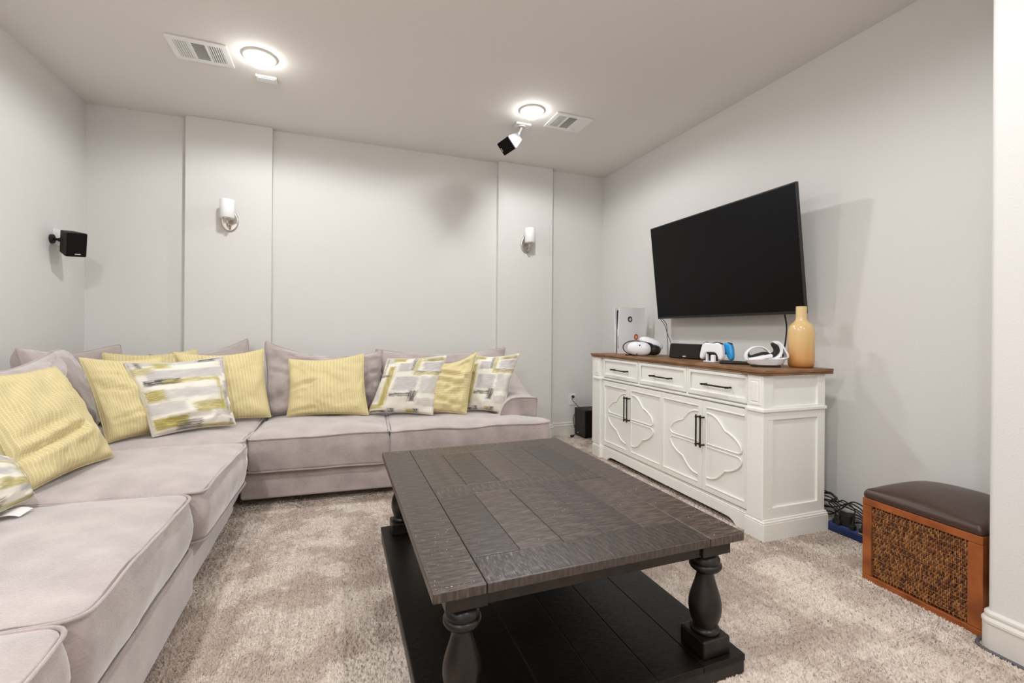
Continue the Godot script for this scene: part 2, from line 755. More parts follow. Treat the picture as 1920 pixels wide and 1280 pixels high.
# brushed blocks of grey, olive and charcoal on cream: [x, y, w, h, colour, strength, 1 if brushed upright]
const STROKES_WIDE := [
	[0.05, 0.06, 0.42, 0.12, 0, 0.75, 0], [0.16, 0.08, 0.06, 0.13, 2, 0.9, 0], [0.3, 0.13, 0.12, 0.1, 1, 0.8, 0],
	[0.48, 0.03, 0.35, 0.14, 0, 0.7, 0], [0.62, 0.07, 0.16, 0.09, 2, 1.0, 0], [0.72, 0.09, 0.24, 0.035, 2, 0.7, 0],
	[0.08, 0.2, 0.22, 0.1, 1, 0.55, 0], [0.22, 0.26, 0.62, 0.11, 0, 0.8, 0], [0.84, 0.14, 0.12, 0.2, 0, 0.9, 0],
	[0.16, 0.36, 0.3, 0.055, 2, 1.0, 0], [0.34, 0.37, 0.44, 0.04, 1, 0.7, 0], [0.12, 0.46, 0.2, 0.1, 1, 0.85, 0],
	[0.3, 0.47, 0.52, 0.08, 0, 0.6, 0], [0.82, 0.42, 0.13, 0.16, 0, 0.95, 0], [0.74, 0.4, 0.05, 0.34, 1, 0.6, 1],
	[0.8, 0.52, 0.045, 0.24, 2, 0.6, 1], [0.1, 0.58, 0.34, 0.1, 0, 0.6, 0], [0.5, 0.6, 0.3, 0.1, 1, 0.75, 0],
	[0.12, 0.72, 0.32, 0.14, 1, 1.0, 0], [0.34, 0.78, 0.2, 0.14, 2, 0.7, 0], [0.66, 0.7, 0.2, 0.08, 0, 0.7, 0],
	[0.86, 0.66, 0.1, 0.08, 1, 0.9, 0], [0.8, 0.82, 0.08, 0.12, 2, 0.6, 1], [0.5, 0.88, 0.4, 0.07, 1, 0.6, 0]]
const STROKES_BLOCK := [
	[0.08, 0.04, 0.2, 0.16, 0, 0.6, 0], [0.24, 0.06, 0.17, 0.1, 1, 0.95, 0], [0.12, 0.1, 0.03, 0.3, 2, 0.7, 1],
	[0.5, 0.02, 0.045, 0.32, 2, 0.8, 1], [0.55, 0.06, 0.04, 0.34, 1, 0.8, 1], [0.6, 0.05, 0.3, 0.13, 1, 0.6, 0],
	[0.66, 0.1, 0.28, 0.08, 2, 0.45, 0], [0.36, 0.2, 0.14, 0.15, 0, 1.0, 0], [0.64, 0.2, 0.3, 0.13, 0, 0.9, 0],
	[0.58, 0.34, 0.38, 0.035, 2, 0.6, 0], [0.6, 0.37, 0.36, 0.03, 1, 0.7, 0], [0.22, 0.26, 0.09, 0.54, 1, 0.95, 1],
	[0.04, 0.33, 0.05, 0.14, 2, 0.9, 1], [0.08, 0.39, 0.2, 0.03, 2, 0.8, 0], [0.36, 0.42, 0.26, 0.17, 0, 0.9, 0],
	[0.66, 0.42, 0.3, 0.2, 0, 0.6, 0], [0.34, 0.62, 0.24, 0.045, 2, 0.9, 0], [0.56, 0.59, 0.09, 0.15, 2, 0.9, 1],
	[0.06, 0.54, 0.14, 0.2, 0, 0.5, 1], [0.02, 0.78, 0.26, 0.09, 1, 0.75, 0], [0.66, 0.68, 0.3, 0.12, 0, 0.6, 0],
	[0.1, 0.9, 0.24, 0.08, 3, 1.0, 0], [0.36, 0.86, 0.07, 0.13, 2, 1.0, 1], [0.56, 0.87, 0.08, 0.12, 1, 1.0, 1], [0.64, 0.86, 0.06, 0.13, 2, 0.95, 1]]

func print_image(which: int) -> Image:
	var s := 512
	var im := Image.create(s, s, false, Image.FORMAT_RGB8)
	var weave := fbm(33, 0.3, 1)
	for y in s:
		for x in s:
			im.set_pixel(x, y, rgb8(243, 238, 224).darkened(0.03 + 0.03 * weave.get_noise_2d(x, y)))
	var inks := [rgb8(188, 184, 182), rgb8(174, 160, 84), rgb8(96, 92, 89), rgb8(122, 106, 92)]
	var streak := fbm(37 + which, 0.05, 3)
	var k := 0
	for st in (STROKES_WIDE if which == 0 else STROKES_BLOCK):
		k += 1
		var x0 := int(st[0] * s)
		var y0 := int(st[1] * s)
		var w := int(st[2] * s)
		var h := int(st[3] * s)
		for y in range(maxi(y0 - 8, 0), mini(y0 + h + 8, s)):
			for x in range(maxi(x0 - 14, 0), mini(x0 + w + 14, s)):
				var al := float(x) if st[6] == 0 else float(y)
				var ac := float(y) if st[6] == 0 else float(x)
				var nz := streak.get_noise_2d(al * 0.22 + 91.0 * k, ac * 3.2)
				var e := minf(minf(x - x0, x0 + w - x) / 14.0, minf(y - y0, y0 + h - y) / 7.0)
				var dry := 0.3 if st[4] == 0 else (0.5 if st[4] == 1 else 0.8)
				var a: float = clampf(smoothstep(-0.7, 0.6, e + nz * 1.6) * (1.0 - dry * smoothstep(0.0, 0.3, nz)) , 0, 1) * st[5]
				im.set_pixel(x, y, im.get_pixel(x, y).lerp(inks[st[4]], a))
	return im


# ------------------------------------------------------------------ the room

const ZEND := 5.6
const PIL := 0.055

func make_room() -> void:
	var m := MB.new()
	m.box(Vector3(XL - 0.1, -0.1, -0.1), Vector3(XR + 0.5, 0, ZEND), 0.001)
	var fl := structure("floor", m, M.carpet, "beige-pink plush carpet brushed into light and dark patches", "floor")
	carpet_pile(fl)
	m = MB.new()
	m.box(Vector3(XL - 0.1, H, -0.1), Vector3(XR + 0.5, H + 0.1, ZEND), 0.001)
	structure("ceiling", m, M.ceiling, "flat taupe painted ceiling with two round lights", "ceiling")
	m = MB.new()
	m.box(Vector3(XL - 0.1, 0, -0.1), Vector3(XR + 0.1, H, 0), 0.001)
	var wb := structure("wall_back", m, M.wall, "pale grey back wall with two shallow pilasters behind the sofa", "wall")
	for s in [[-1.116, -0.513], [1.456, 2.045]]:
		m = MB.new()
		m.box(Vector3(s[0], 0, -0.01), Vector3(s[1], H, PIL), 0.004, 2)
		part("pilaster", m, M.wall, wb)
	m = MB.new()
	m.box(Vector3(XL - 0.1, 0, -0.1), Vector3(XL, H, ZEND), 0.001)
	structure("wall_left", m, M.wall, "plain pale grey wall on the long side of the sofa", "wall")
	m = MB.new()
	m.box(Vector3(XR, 0, -0.1), Vector3(XR + 0.1, H, 3.4), 0.001)
	structure("wall_right", m, M.wall, "plain pale grey wall carrying the television", "wall")
	m = MB.new()
	m.box(Vector3(2.125, 0, 3.372), Vector3(XR + 0.5, H, ZEND), 0.018, 4)
	structure("wall_corner", m, M.wall, "projecting textured wall corner beside the storage bench", "wall")
	m = MB.new()
	m.box(Vector3(XL - 0.1, 0, ZEND), Vector3(XR + 0.5, H, ZEND + 0.1), 0.001)
	structure("wall_front", m, M.wall, "plain pale grey wall behind the viewer", "wall")

	# baseboards: an ogee profile swept along each wall
	baseboard("baseboard_back", [Vector3(XL, 0, 0), Vector3(-1.116, 0, 0), Vector3(-1.116, 0, PIL), Vector3(-0.513, 0, PIL), Vector3(-0.513, 0, 0), Vector3(1.456, 0, 0), Vector3(1.456, 0, PIL), Vector3(2.045, 0, PIL), Vector3(2.045, 0, 0), Vector3(XR, 0, 0)], "white moulded baseboard along the back wall")
	baseboard("baseboard_right", [Vector3(XR, 0, 0), Vector3(XR, 0, 3.372)], "white moulded baseboard under the television wall")
	baseboard("baseboard_left", [Vector3(XL, 0, ZEND), Vector3(XL, 0, 0)], "white moulded baseboard behind the long sofa side")
	var arc := [Vector3(XR, 0, 3.372)]
	for k in 7:
		var a := PI / 2 * k / 6
		arc.append(Vector3(2.143 - 0.018 * sin(a), 0, 3.390 - 0.018 * cos(a)))
	arc.append(Vector3(2.125, 0, ZEND))
	baseboard("baseboard_corner", arc, "white two-step baseboard rounding the projecting wall corner")


# short leaning tufts of the pile, nobody could count them
func carpet_pile(fl: Node) -> void:
	var m := MB.new()
	var tip := Vector3(0.0012, 0.0095, 0)
	for k in 3:
		var a := TAU * k / 3
		var b := TAU * (k + 1) / 3
		var p := Vector3(cos(a) * 0.0034, 0, sin(a) * 0.0034)
		var q := Vector3(cos(b) * 0.0034, 0, sin(b) * 0.0034)
		var nn := ((p + q).normalized() + Vector3.UP * 0.9).normalized()
		var z := m.add(p, nn)
		m.add(q, nn)
		m.add(tip, (nn + Vector3.UP).normalized())
		m.tri(z, z + 1, z + 2)
	var buf := PackedFloat32Array()
	var brush := fbm(51, 0.9, 2)
	var count := 0
	while count < 330000:
		var x := rng.randf_range(-0.72, 2.68)
		var z := 0.9 + 3.35 * sqrt(rng.randf())
		if z > 3.4 and x > 2.1:
			continue
		if x > 0.24 and x < 1.2 and z > 1.9 and z < 3.14:
			continue
		if x > 2.12 and x < 2.54 and z < 2.5:
			continue
		var h := rng.randf_range(0.65, 1.15)
		var w := rng.randf_range(0.8, 1.3)
		var t := brush.get_noise_2d(x, z) * 5.0
		var bs := Basis(Vector3(cos(t), 0, sin(t)), rng.randf_range(0.05, 0.5)) * Basis(Vector3.UP, rng.randf() * TAU)
		bs = bs.scaled_local(Vector3(w, h, w))
		buf.append_array([bs.x.x, bs.y.x, bs.z.x, x, bs.x.y, bs.y.y, bs.z.y, -0.001, bs.x.z, bs.y.z, bs.z.z, z])
		count += 1
	var mm := MultiMesh.new()
	mm.transform_format = MultiMesh.TRANSFORM_3D
	mm.mesh = m.mesh()
	mm.instance_count = count
	mm.buffer = buf
	var mi := MultiMeshInstance3D.new()
	mi.name = "carpet_pile"
	mi.multimesh = mm
	mi.material_override = M.carpet
	fl.add_child(mi, true)
	mi.set_meta("kind", "stuff")


func baseboard(called: String, path: Array, label: String) -> void:
	var prof := [Vector2(0, 0), Vector2(0.017, 0), Vector2(0.017, 0.088), Vector2(0.0195, 0.092), Vector2(0.0195, 0.1), Vector2(0.016, 0.106), Vector2(0.0115, 0.109), Vector2(0.0115, 0.113), Vector2(0.013, 0.117), Vector2(0.012, 0.124), Vector2(0.007, 0.129), Vector2(0, 0.131)]
	var m := MB.new()
	var cnt := path.size()
	for k in prof.size() - 1:
		for s in cnt - 1:
			var q := []
			for e in [[s, k], [s + 1, k], [s + 1, k + 1], [s, k + 1]]:
				q.append(base_point(path, e[0], prof[e[1]]))
			var d: Vector3 = (path[s + 1] - path[s]).normalized()
			var out := Vector3(-d.z, 0, d.x)
			var pd: Vector2 = (prof[k + 1] - prof[k]).normalized()
			m.flat(q[0], q[1], q[2], q[3], out * pd.y + Vector3.UP * -pd.x)
	structure(called, m, M.trim, label, "baseboard")


func base_point(path: Array, s: int, p: Vector2) -> Vector3:
	var o := Vector3.ZERO
	var cnt := path.size()
	var outs := []
	for e in [s - 1, s]:
		if e >= 0 and e < cnt - 1:
			var d: Vector3 = (path[e + 1] - path[e]).normalized()
			outs.append(Vector3(-d.z, 0, d.x))
	o = outs[0] if outs.size() == 1 else (outs[0] + outs[1]) / (1.0 + outs[0].dot(outs[1]))
	return path[s] + o * p.x + Vector3.UP * p.y


# ------------------------------------------------------------------ the sectional sofa

# a plan outline with its corners rounded, resampled to short steps; pts are [x, z, radius]
func plan(pts: Array, step := 0.05) -> Array:
	var out := []
	var cnt := pts.size()
	var ends := []
	for k in cnt:
		var p := Vector2(pts[k][0], pts[k][1])
		var a := Vector2(pts[(k - 1 + cnt) % cnt][0], pts[(k - 1 + cnt) % cnt][1])
		var b := Vector2(pts[(k + 1) % cnt][0], pts[(k + 1) % cnt][1])
		var r: float = pts[k][2]
		var da := (a - p).normalized()
		var db := (b - p).normalized()
		ends.append([p + da * r, p, p + db * r])
	for k in cnt:
		var e: Array = ends[k]
		for s in 7:
			var f := s / 6.0
			out.append(e[0].lerp(e[1], f).lerp(e[1].lerp(e[2], f), f))
		var nx: Vector2 = ends[(k + 1) % cnt][0]
		var gap: float = (nx - e[2]).length()
		var cuts := int(gap / step)
		for s in range(1, cuts):
			out.append(e[2].lerp(nx, float(s) / cuts))
	return out


func seat_cushion(parent: Node, x: Transform3D, outline: Array, y0: float, y1: float, crown: float, seed_: int) -> void:
	var c := Vector2.ZERO
	for p in outline:
		c += p
	c /= outline.size()
	var nz := fbm(seed_, 2.2, 2)
	var cnt := outline.size()
	var nrm := []
	for k in cnt:
		var d: Vector2 = outline[(k + 1) % cnt] - outline[(k - 1 + cnt) % cnt]
		var q := Vector2(d.y, -d.x).normalized()
		if q.dot(outline[k] - c) < 0:
			q = -q
		nrm.append(q)
	var spec := [[0.02, 0, y0 + 0.004], [0.5, 0, y0], [0.93, 0, y0], [1, -0.006, y0 + 0.004]]
	for k in 7:
		var f := (k + 0.5) / 7.0
		spec.append([1, 0.016 * sin(PI * f) - 0.002, lerpf(y0 + 0.01, y1 - 0.01, f)])
	spec.append([1, -0.005, y1 - 0.002])
	for k in 12:
		var s := 0.985 - 0.965 * k / 11.0
		spec.append([s, 0, y1 + crown * pow(1.0 - pow(s, 3.2), 0.8)])
	var rings := []
	for g in spec:
		var row := []
		for k in cnt:
			var p: Vector2 = c + (outline[k] - c) * g[0] + nrm[k] * (g[1] if g[0] == 1 else 0.0)
			var w := nz.get_noise_2d(p.x, p.y * 1.0 + g[2] * 0.8)
			var y: float = g[2] + (0.012 * w if g[2] > y0 + 0.05 else 0.004 * w)
			if g[0] == 1:
				p += nrm[k] * 0.007 * nz.get_noise_2d(p.x * 2.0 + 5.0, p.y * 2.0 + g[2] * 3.0)
			row.append(Vector3(p.x, y, p.y))
		rings.append(row)
	var m := MB.new()
	m.x = x
	m.loft(rings, true, true)
	var o := part("seat_cushion", m, M.fabric, parent)
	for yy in [[y1 - 0.003, y1], [y0 + 0.006, y0]]:
		var path := []
		for k in cnt:
			var p: Vector2 = outline[k] + nrm[k] * 0.003
			path.append(Vector3(p.x, yy[0] + (0.012 if yy[1] == y1 else 0.004) * nz.get_noise_2d(outline[k].x, outline[k].y + yy[1] * 0.8), p.y))
		m = MB.new()
		m.x = x
		m.tube(path, 0.0052, 6, true)
		part("piping", m, M.piping, o)


func base_box(parent: Node, x: Transform3D, a: Vector3, b: Vector3) -> void:
	var m := MB.new()
	m.x = x
	m.rbox((a + b) / 2.0, (b - a).abs(), 0.018, 3, 4)
	part("base", m, M.fabric, parent)
	for fx in [0.2, 0.8]:
		for fz in [0.2, 0.8]:
			m = MB.new()
			m.x = x.translated_local(Vector3(lerpf(a.x, b.x, fx), 0, lerpf(a.z, b.z, fz)))
			m.lathe([Vector2(0, 0), Vector2(0.022, 0), Vector2(0.028, minf(a.y, b.y) + 0.004), Vector2(0, minf(a.y, b.y) + 0.004)], 12)
			part("foot", m, M.black, parent)


func back_frame(parent: Node, x: Transform3D, a: Vector3, b: Vector3) -> void:
	var m := MB.new()
	m.x = x
	m.rbox((a + b) / 2.0, (b - a).abs(), 0.05, 4, 3)
	part("back_frame", m, M.fabric, parent)


func make_sofa() -> void:
	var I := Transform3D()
	# the long unit that runs out of the picture on the left: two seat cushions
	var t := thing("sectional_sofa_unit", "nearest grey sofa unit with two deep seat cushions, running out of the picture", "sofa", Vector3.ZERO, 0.0, "units of the grey sectional sofa")
	base_box(t, I, Vector3(-1.70, 0.035, 2.125), Vector3(-0.527, 0.222, 3.95))
	back_frame(t, I, Vector3(-1.72, 0.2, 2.13), Vector3(-1.60, 0.72, 3.95))
	seat_cushion(t, I, plan([[-1.45, 2.125, 0.05], [-0.532, 2.135, 0.06], [-0.532, 2.975, 0.06], [-1.45, 2.975, 0.05]]), 0.222, 0.437, 0.03, 101)
	seat_cushion(t, I, plan([[-1.45, 2.99, 0.05], [-0.54, 2.99, 0.055], [-0.54, 3.9, 0.06], [-1.45, 3.9, 0.05]]), 0.222, 0.437, 0.025, 102)
	# the single unit between it and the corner
	t = thing("sectional_sofa_unit", "armless grey sofa unit with one seat cushion, between the nearest unit and the corner", "sofa", Vector3.ZERO, 0.0, "units of the grey sectional sofa")
	base_box(t, I, Vector3(-1.70, 0.045, 1.283), Vector3(-0.547, 0.218, 2.115))
	back_frame(t, I, Vector3(-1.72, 0.2, 1.285), Vector3(-1.60, 0.72, 2.11))
	seat_cushion(t, I, plan([[-1.45, 1.285, 0.05], [-0.475, 1.285, 0.11], [-0.50, 2.108, 0.05], [-1.45, 2.105, 0.05]]), 0.222, 0.437, 0.028, 103)
	# the corner unit
	t = thing("sectional_sofa_unit", "grey corner sofa unit whose square seat is mostly covered by pillows", "sofa", Vector3.ZERO, 0.0, "units of the grey sectional sofa")
	base_box(t, I, Vector3(-1.70, 0.05, 0.08), Vector3(-0.56, 0.216, 1.278))
	back_frame(t, I, Vector3(-1.72, 0.2, 0.075), Vector3(-1.60, 0.72, 1.275))
	back_frame(t, I, Vector3(-1.60, 0.2, 0.075), Vector3(-0.56, 0.72, 0.17))
	seat_cushion(t, I, plan([[-1.55, 0.18, 0.05], [-0.508, 0.18, 0.05], [-0.508, 1.275, 0.05], [-1.45, 1.275, 0.05], [-1.55, 1.1, 0.05]]), 0.222, 0.432, 0.024, 104)
	# the unit along the back wall, turned a little off the wall, with the arm
	var X := Transform3D(Basis(Vector3.UP, -0.066), Vector3(-0.5, 0, 1.155))
	t = thing("sectional_sofa_unit", "grey sofa unit along the back wall with two seat cushions and the only visible arm", "sofa", Vector3.ZERO, 0.0, "units of the grey sectional sofa")
	base_box(t, X, Vector3(-0.045, 0.05, -0.95), Vector3(1.90, 0.213, -0.025))
	back_frame(t, X, Vector3(0.0, 0.2, -0.99), Vector3(1.93, 0.72, -0.87))
	seat_cushion(t, X, plan([[0.0, -0.86, 0.05], [0.812, -0.86, 0.05], [0.815, 0.02, 0.05], [0.0, 0.02, 0.045]]), 0.222, 0.43, 0.026, 105)
	seat_cushion(t, X, plan([[0.824, -0.86, 0.05], [1.62, -0.86, 0.05], [1.62, -0.2, 0.05], [1.93, -0.2, 0.08], [1.945, 0.022, 0.06], [0.827, 0.022, 0.05]]), 0.222, 0.43, 0.026, 106)
	sofa_arm(t, X)


func sofa_arm(t: Node, X: Transform3D) -> void:
	# outline of the arm's front, x across and y up; the top sweeps up towards the back
	var low := smooth2([Vector2(0, 0.21), Vector2(0.0, 0.36), Vector2(0.012, 0.46), Vector2(0.045, 0.535), Vector2(0.1, 0.572), Vector2(0.18, 0.578), Vector2(0.285, 0.572), Vector2(0.302, 0.555), Vector2(0.295, 0.44), Vector2(0.275, 0.3), Vector2(0.268, 0.21), Vector2(0.14, 0.2)], 4)
	var rings := []
	for k in 15:
		var f := k / 14.0
		var z := lerpf(-0.225, -0.97, f)
		var rise := 0.17 * smoothstep(0.12, 0.85, f)
		var row := []
		for p in low:
			var w := smoothstep(0.3, 0.57, p.y)
			row.append(Vector3(1.622 + p.x - 0.03 * w * f, p.y + rise * w, z))
		rings.append(row)
	var m := MB.new()
	m.x = X
	m.loft(rings)
	var o := part("arm", m, M.fabric, t)
	var path := []
	for p in low:
		path.append(Vector3(1.622 + p.x, p.y, -0.223))
	m = MB.new()
	m.x = X
	m.tube(path, 0.0055, 6, true)
	part("piping", m, M.piping, o)


# ------------------------------------------------------------------ pillows

# four corners (top left, top right, bottom right, bottom left), swelling on both sides; returns the front and back sheets
func pillow(parent: Node, called: String, c: Array, thick: float, mat: Material, o: Dictionary = {}) -> MeshInstance3D:
	var nz := fbm(o.get("seed", 1), 1.0, 3)
	var pinch: float = o.get("pinch", 0.085)
	var ears: float = o.get("ears", 0.0)
	var sag: float = o.get("sag", 0.0)
	var wr: float = o.get("wrinkle", 0.008)
	var turn: bool = o.get("turn", false)
	var zoom: float = o.get("zoom", 1.0)
	var soft: float = o.get("soft", 0.025)
	var creases: Array = o.get("creases", [])
	var puff: float = o.get("puff", 0.42)
	var N := 36
	var ax: Vector3 = (c[1] + c[2] - c[0] - c[3]) / 2.0
	var ay: Vector3 = (c[0] + c[1] - c[2] - c[3]) / 2.0
	var nn := ax.cross(ay).normalized()
	var ctr: Vector3 = (c[0] + c[1] + c[2] + c[3]) / 4.0
	var m := MB.new()
	var rim := []
	for side in [1.0, -1.0]:
		var p := []
		for a in N + 1:
			var row := []
			var v := -1.0 + 2.0 * a / N
			v = sin(v * PI / 2) * 0.5 + v * 0.5
			for b in N + 1:
				var u := -1.0 + 2.0 * b / N
				u = sin(u * PI / 2) * 0.5 + u * 0.5
				var uu := u * (1.0 - pinch * (1.0 - v * v) * u * u)
				var vv := v * (1.0 - pinch * (1.0 - u * u) * v * v)
				var rc := 1.0 - soft * pow(u * v, 4.0)
				uu *= rc
				vv *= rc
				var fu := (uu + 1) / 2
				var fv := (vv + 1) / 2
				var q: Vector3 = c[3].lerp(c[2], fu).lerp(c[0].lerp(c[1], fu), fv)
				var h := pow(maxf(0.0, 1.0 - u * u), puff) * pow(maxf(0.0, 1.0 - v * v), puff)
				# the stuffing settles towards the bottom
				h *= 1.0 + 0.18 * -v
				var d := thick * 0.5 * h
				var k := nz.get_noise_3d(u * 1.6, v * 1.6, side * 3.0)
				d += wr * k * smoothstep(0.0, 0.4, h) * 2.0
				for cr in creases:
					# a fold: [u0, v0, u1, v1, depth, width]
					var s0 := Vector2(cr[0], cr[1])
					var s1 := Vector2(cr[2], cr[3])
					var w: Vector2 = Geometry2D.get_closest_point_to_segment(Vector2(u, v), s0, s1)
					var dist: float = Vector2(u, v).distance_to(w) / float(cr[5])
					d -= cr[4] * exp(-dist * dist) * h
					d += cr[4] * 0.5 * exp(-(dist - 1.8) * (dist - 1.8)) * h
				q += nn * d * side
				if sag != 0.0 and v > 0:
					q -= ay.normalized() * sag * (1.0 - u * u) * v * v
				if ears != 0.0:
					q += ay.normalized() * ears * pow(absf(u), 4) * maxf(v, 0) * maxf(v, 0)
				row.append(q)
			p.append(row)
		var at := m.v.size()
		m.sheet(p, nn * side)
		for k in range(at, m.v.size()):
			var w := m.t[k]
			m.t[k] = Vector2(w.y, w.x) if turn else Vector2(w.x, 1.0 - w.y)
			m.t[k] = (m.t[k] - Vector2(0.5, 0.5)) * zoom + Vector2(0.5, 0.5)
		if side > 0:
			for b in N:
				rim.append(p[0][b])
			for a in N:
				rim.append(p[a][N])
			for b in N:
				rim.append(p[N][N - b])
			for a in N:
				rim.append(p[N - a][0])
	var mi := part(called, m, mat, parent)
	if o.get("piping", false):
		m = MB.new()
		m.tube(rim, 0.0065, 6, true)
		part("piping", m, M.piping, mi)
	elif o.get("seam", true):
		m = MB.new()
		m.tube(rim, 0.0035, 5, true)
		part("seam", m, mat, mi)
	return mi


func make_back_pillows() -> void:
	var g := "grey back pillows of the sectional sofa"
	var list := [
		[[Vector3(-1.473, 0.945, 1.951), Vector3(-1.455, 0.975, 1.02), Vector3(-1.33, 0.44, 1.16), Vector3(-1.33, 0.44, 1.98)], 0.24, "grey piped back pillow behind the nearest yellow pillow, cut by the picture edge", {"seed": 201, "sag": 0.06, "wrinkle": 0.014, "creases": [[0.4, 0.55, 0.95, 0.9, 0.02, 0.07]]}],
		[[Vector3(-1.555, 0.995, 1.17), Vector3(-1.565, 0.97, 0.72), Vector3(-1.41, 0.44, 0.72), Vector3(-1.395, 0.44, 1.17)], 0.25, "narrow grey back pillow seen side-on along the left wall, bulging towards the corner", {"seed": 202, "sag": 0.02}],
		[[Vector3(-1.69, 0.91, 0.55), Vector3(-1.432, 0.985, 0.255), Vector3(-1.345, 0.44, 0.37), Vector3(-1.61, 0.44, 0.64)], 0.13, "grey back pillow set slantwise in the corner with one peaked tip", {"seed": 203}],
		[[Vector3(-1.300, 0.905, 0.235), Vector3(-0.640, 1.030, 0.195), Vector3(-0.580, 0.44, 0.335), Vector3(-1.230, 0.44, 0.345)], 0.19, "grey back pillow with its raised tip by the tall pilaster, behind the yellow pillows", {"seed": 204, "sag": 0.06, "wrinkle": 0.012}],
		[[Vector3(-0.546, 1.012, 0.340), Vector3(0.370, 0.932, 0.430), Vector3(0.330, 0.44, 0.555), Vector3(-0.496, 0.44, 0.505)], 0.21, "large grey back pillow behind the single yellow pillow, one corner standing high", {"seed": 205, "sag": 0.085, "wrinkle": 0.016, "creases": [[0.55, -0.1, 0.95, 0.25, 0.016, 0.05], [0.6, -0.4, 0.92, -0.05, 0.014, 0.05], [-0.9, 0.15, -0.6, 0.05, 0.02, 0.06]]}],
		[[Vector3(0.250, 0.940, 0.370), Vector3(1.425, 0.952, 0.470), Vector3(1.270, 0.44, 0.60), Vector3(0.36, 0.44, 0.535)], 0.22, "wide grey back pillow behind the printed pillows, next to the sofa arm", {"seed": 206, "sag": 0.05, "wrinkle": 0.012}]]
	for a in list:
		var t := thing("back_pillow", a[2], "pillow", Vector3.ZERO, 0.0, g)
		var o: Dictionary = a[3]
		o.piping = true
		o.soft = 0.07
		o.puff = 0.34
		pillow(t, "cushion_body", a[0], a[1], M.fabric, o)


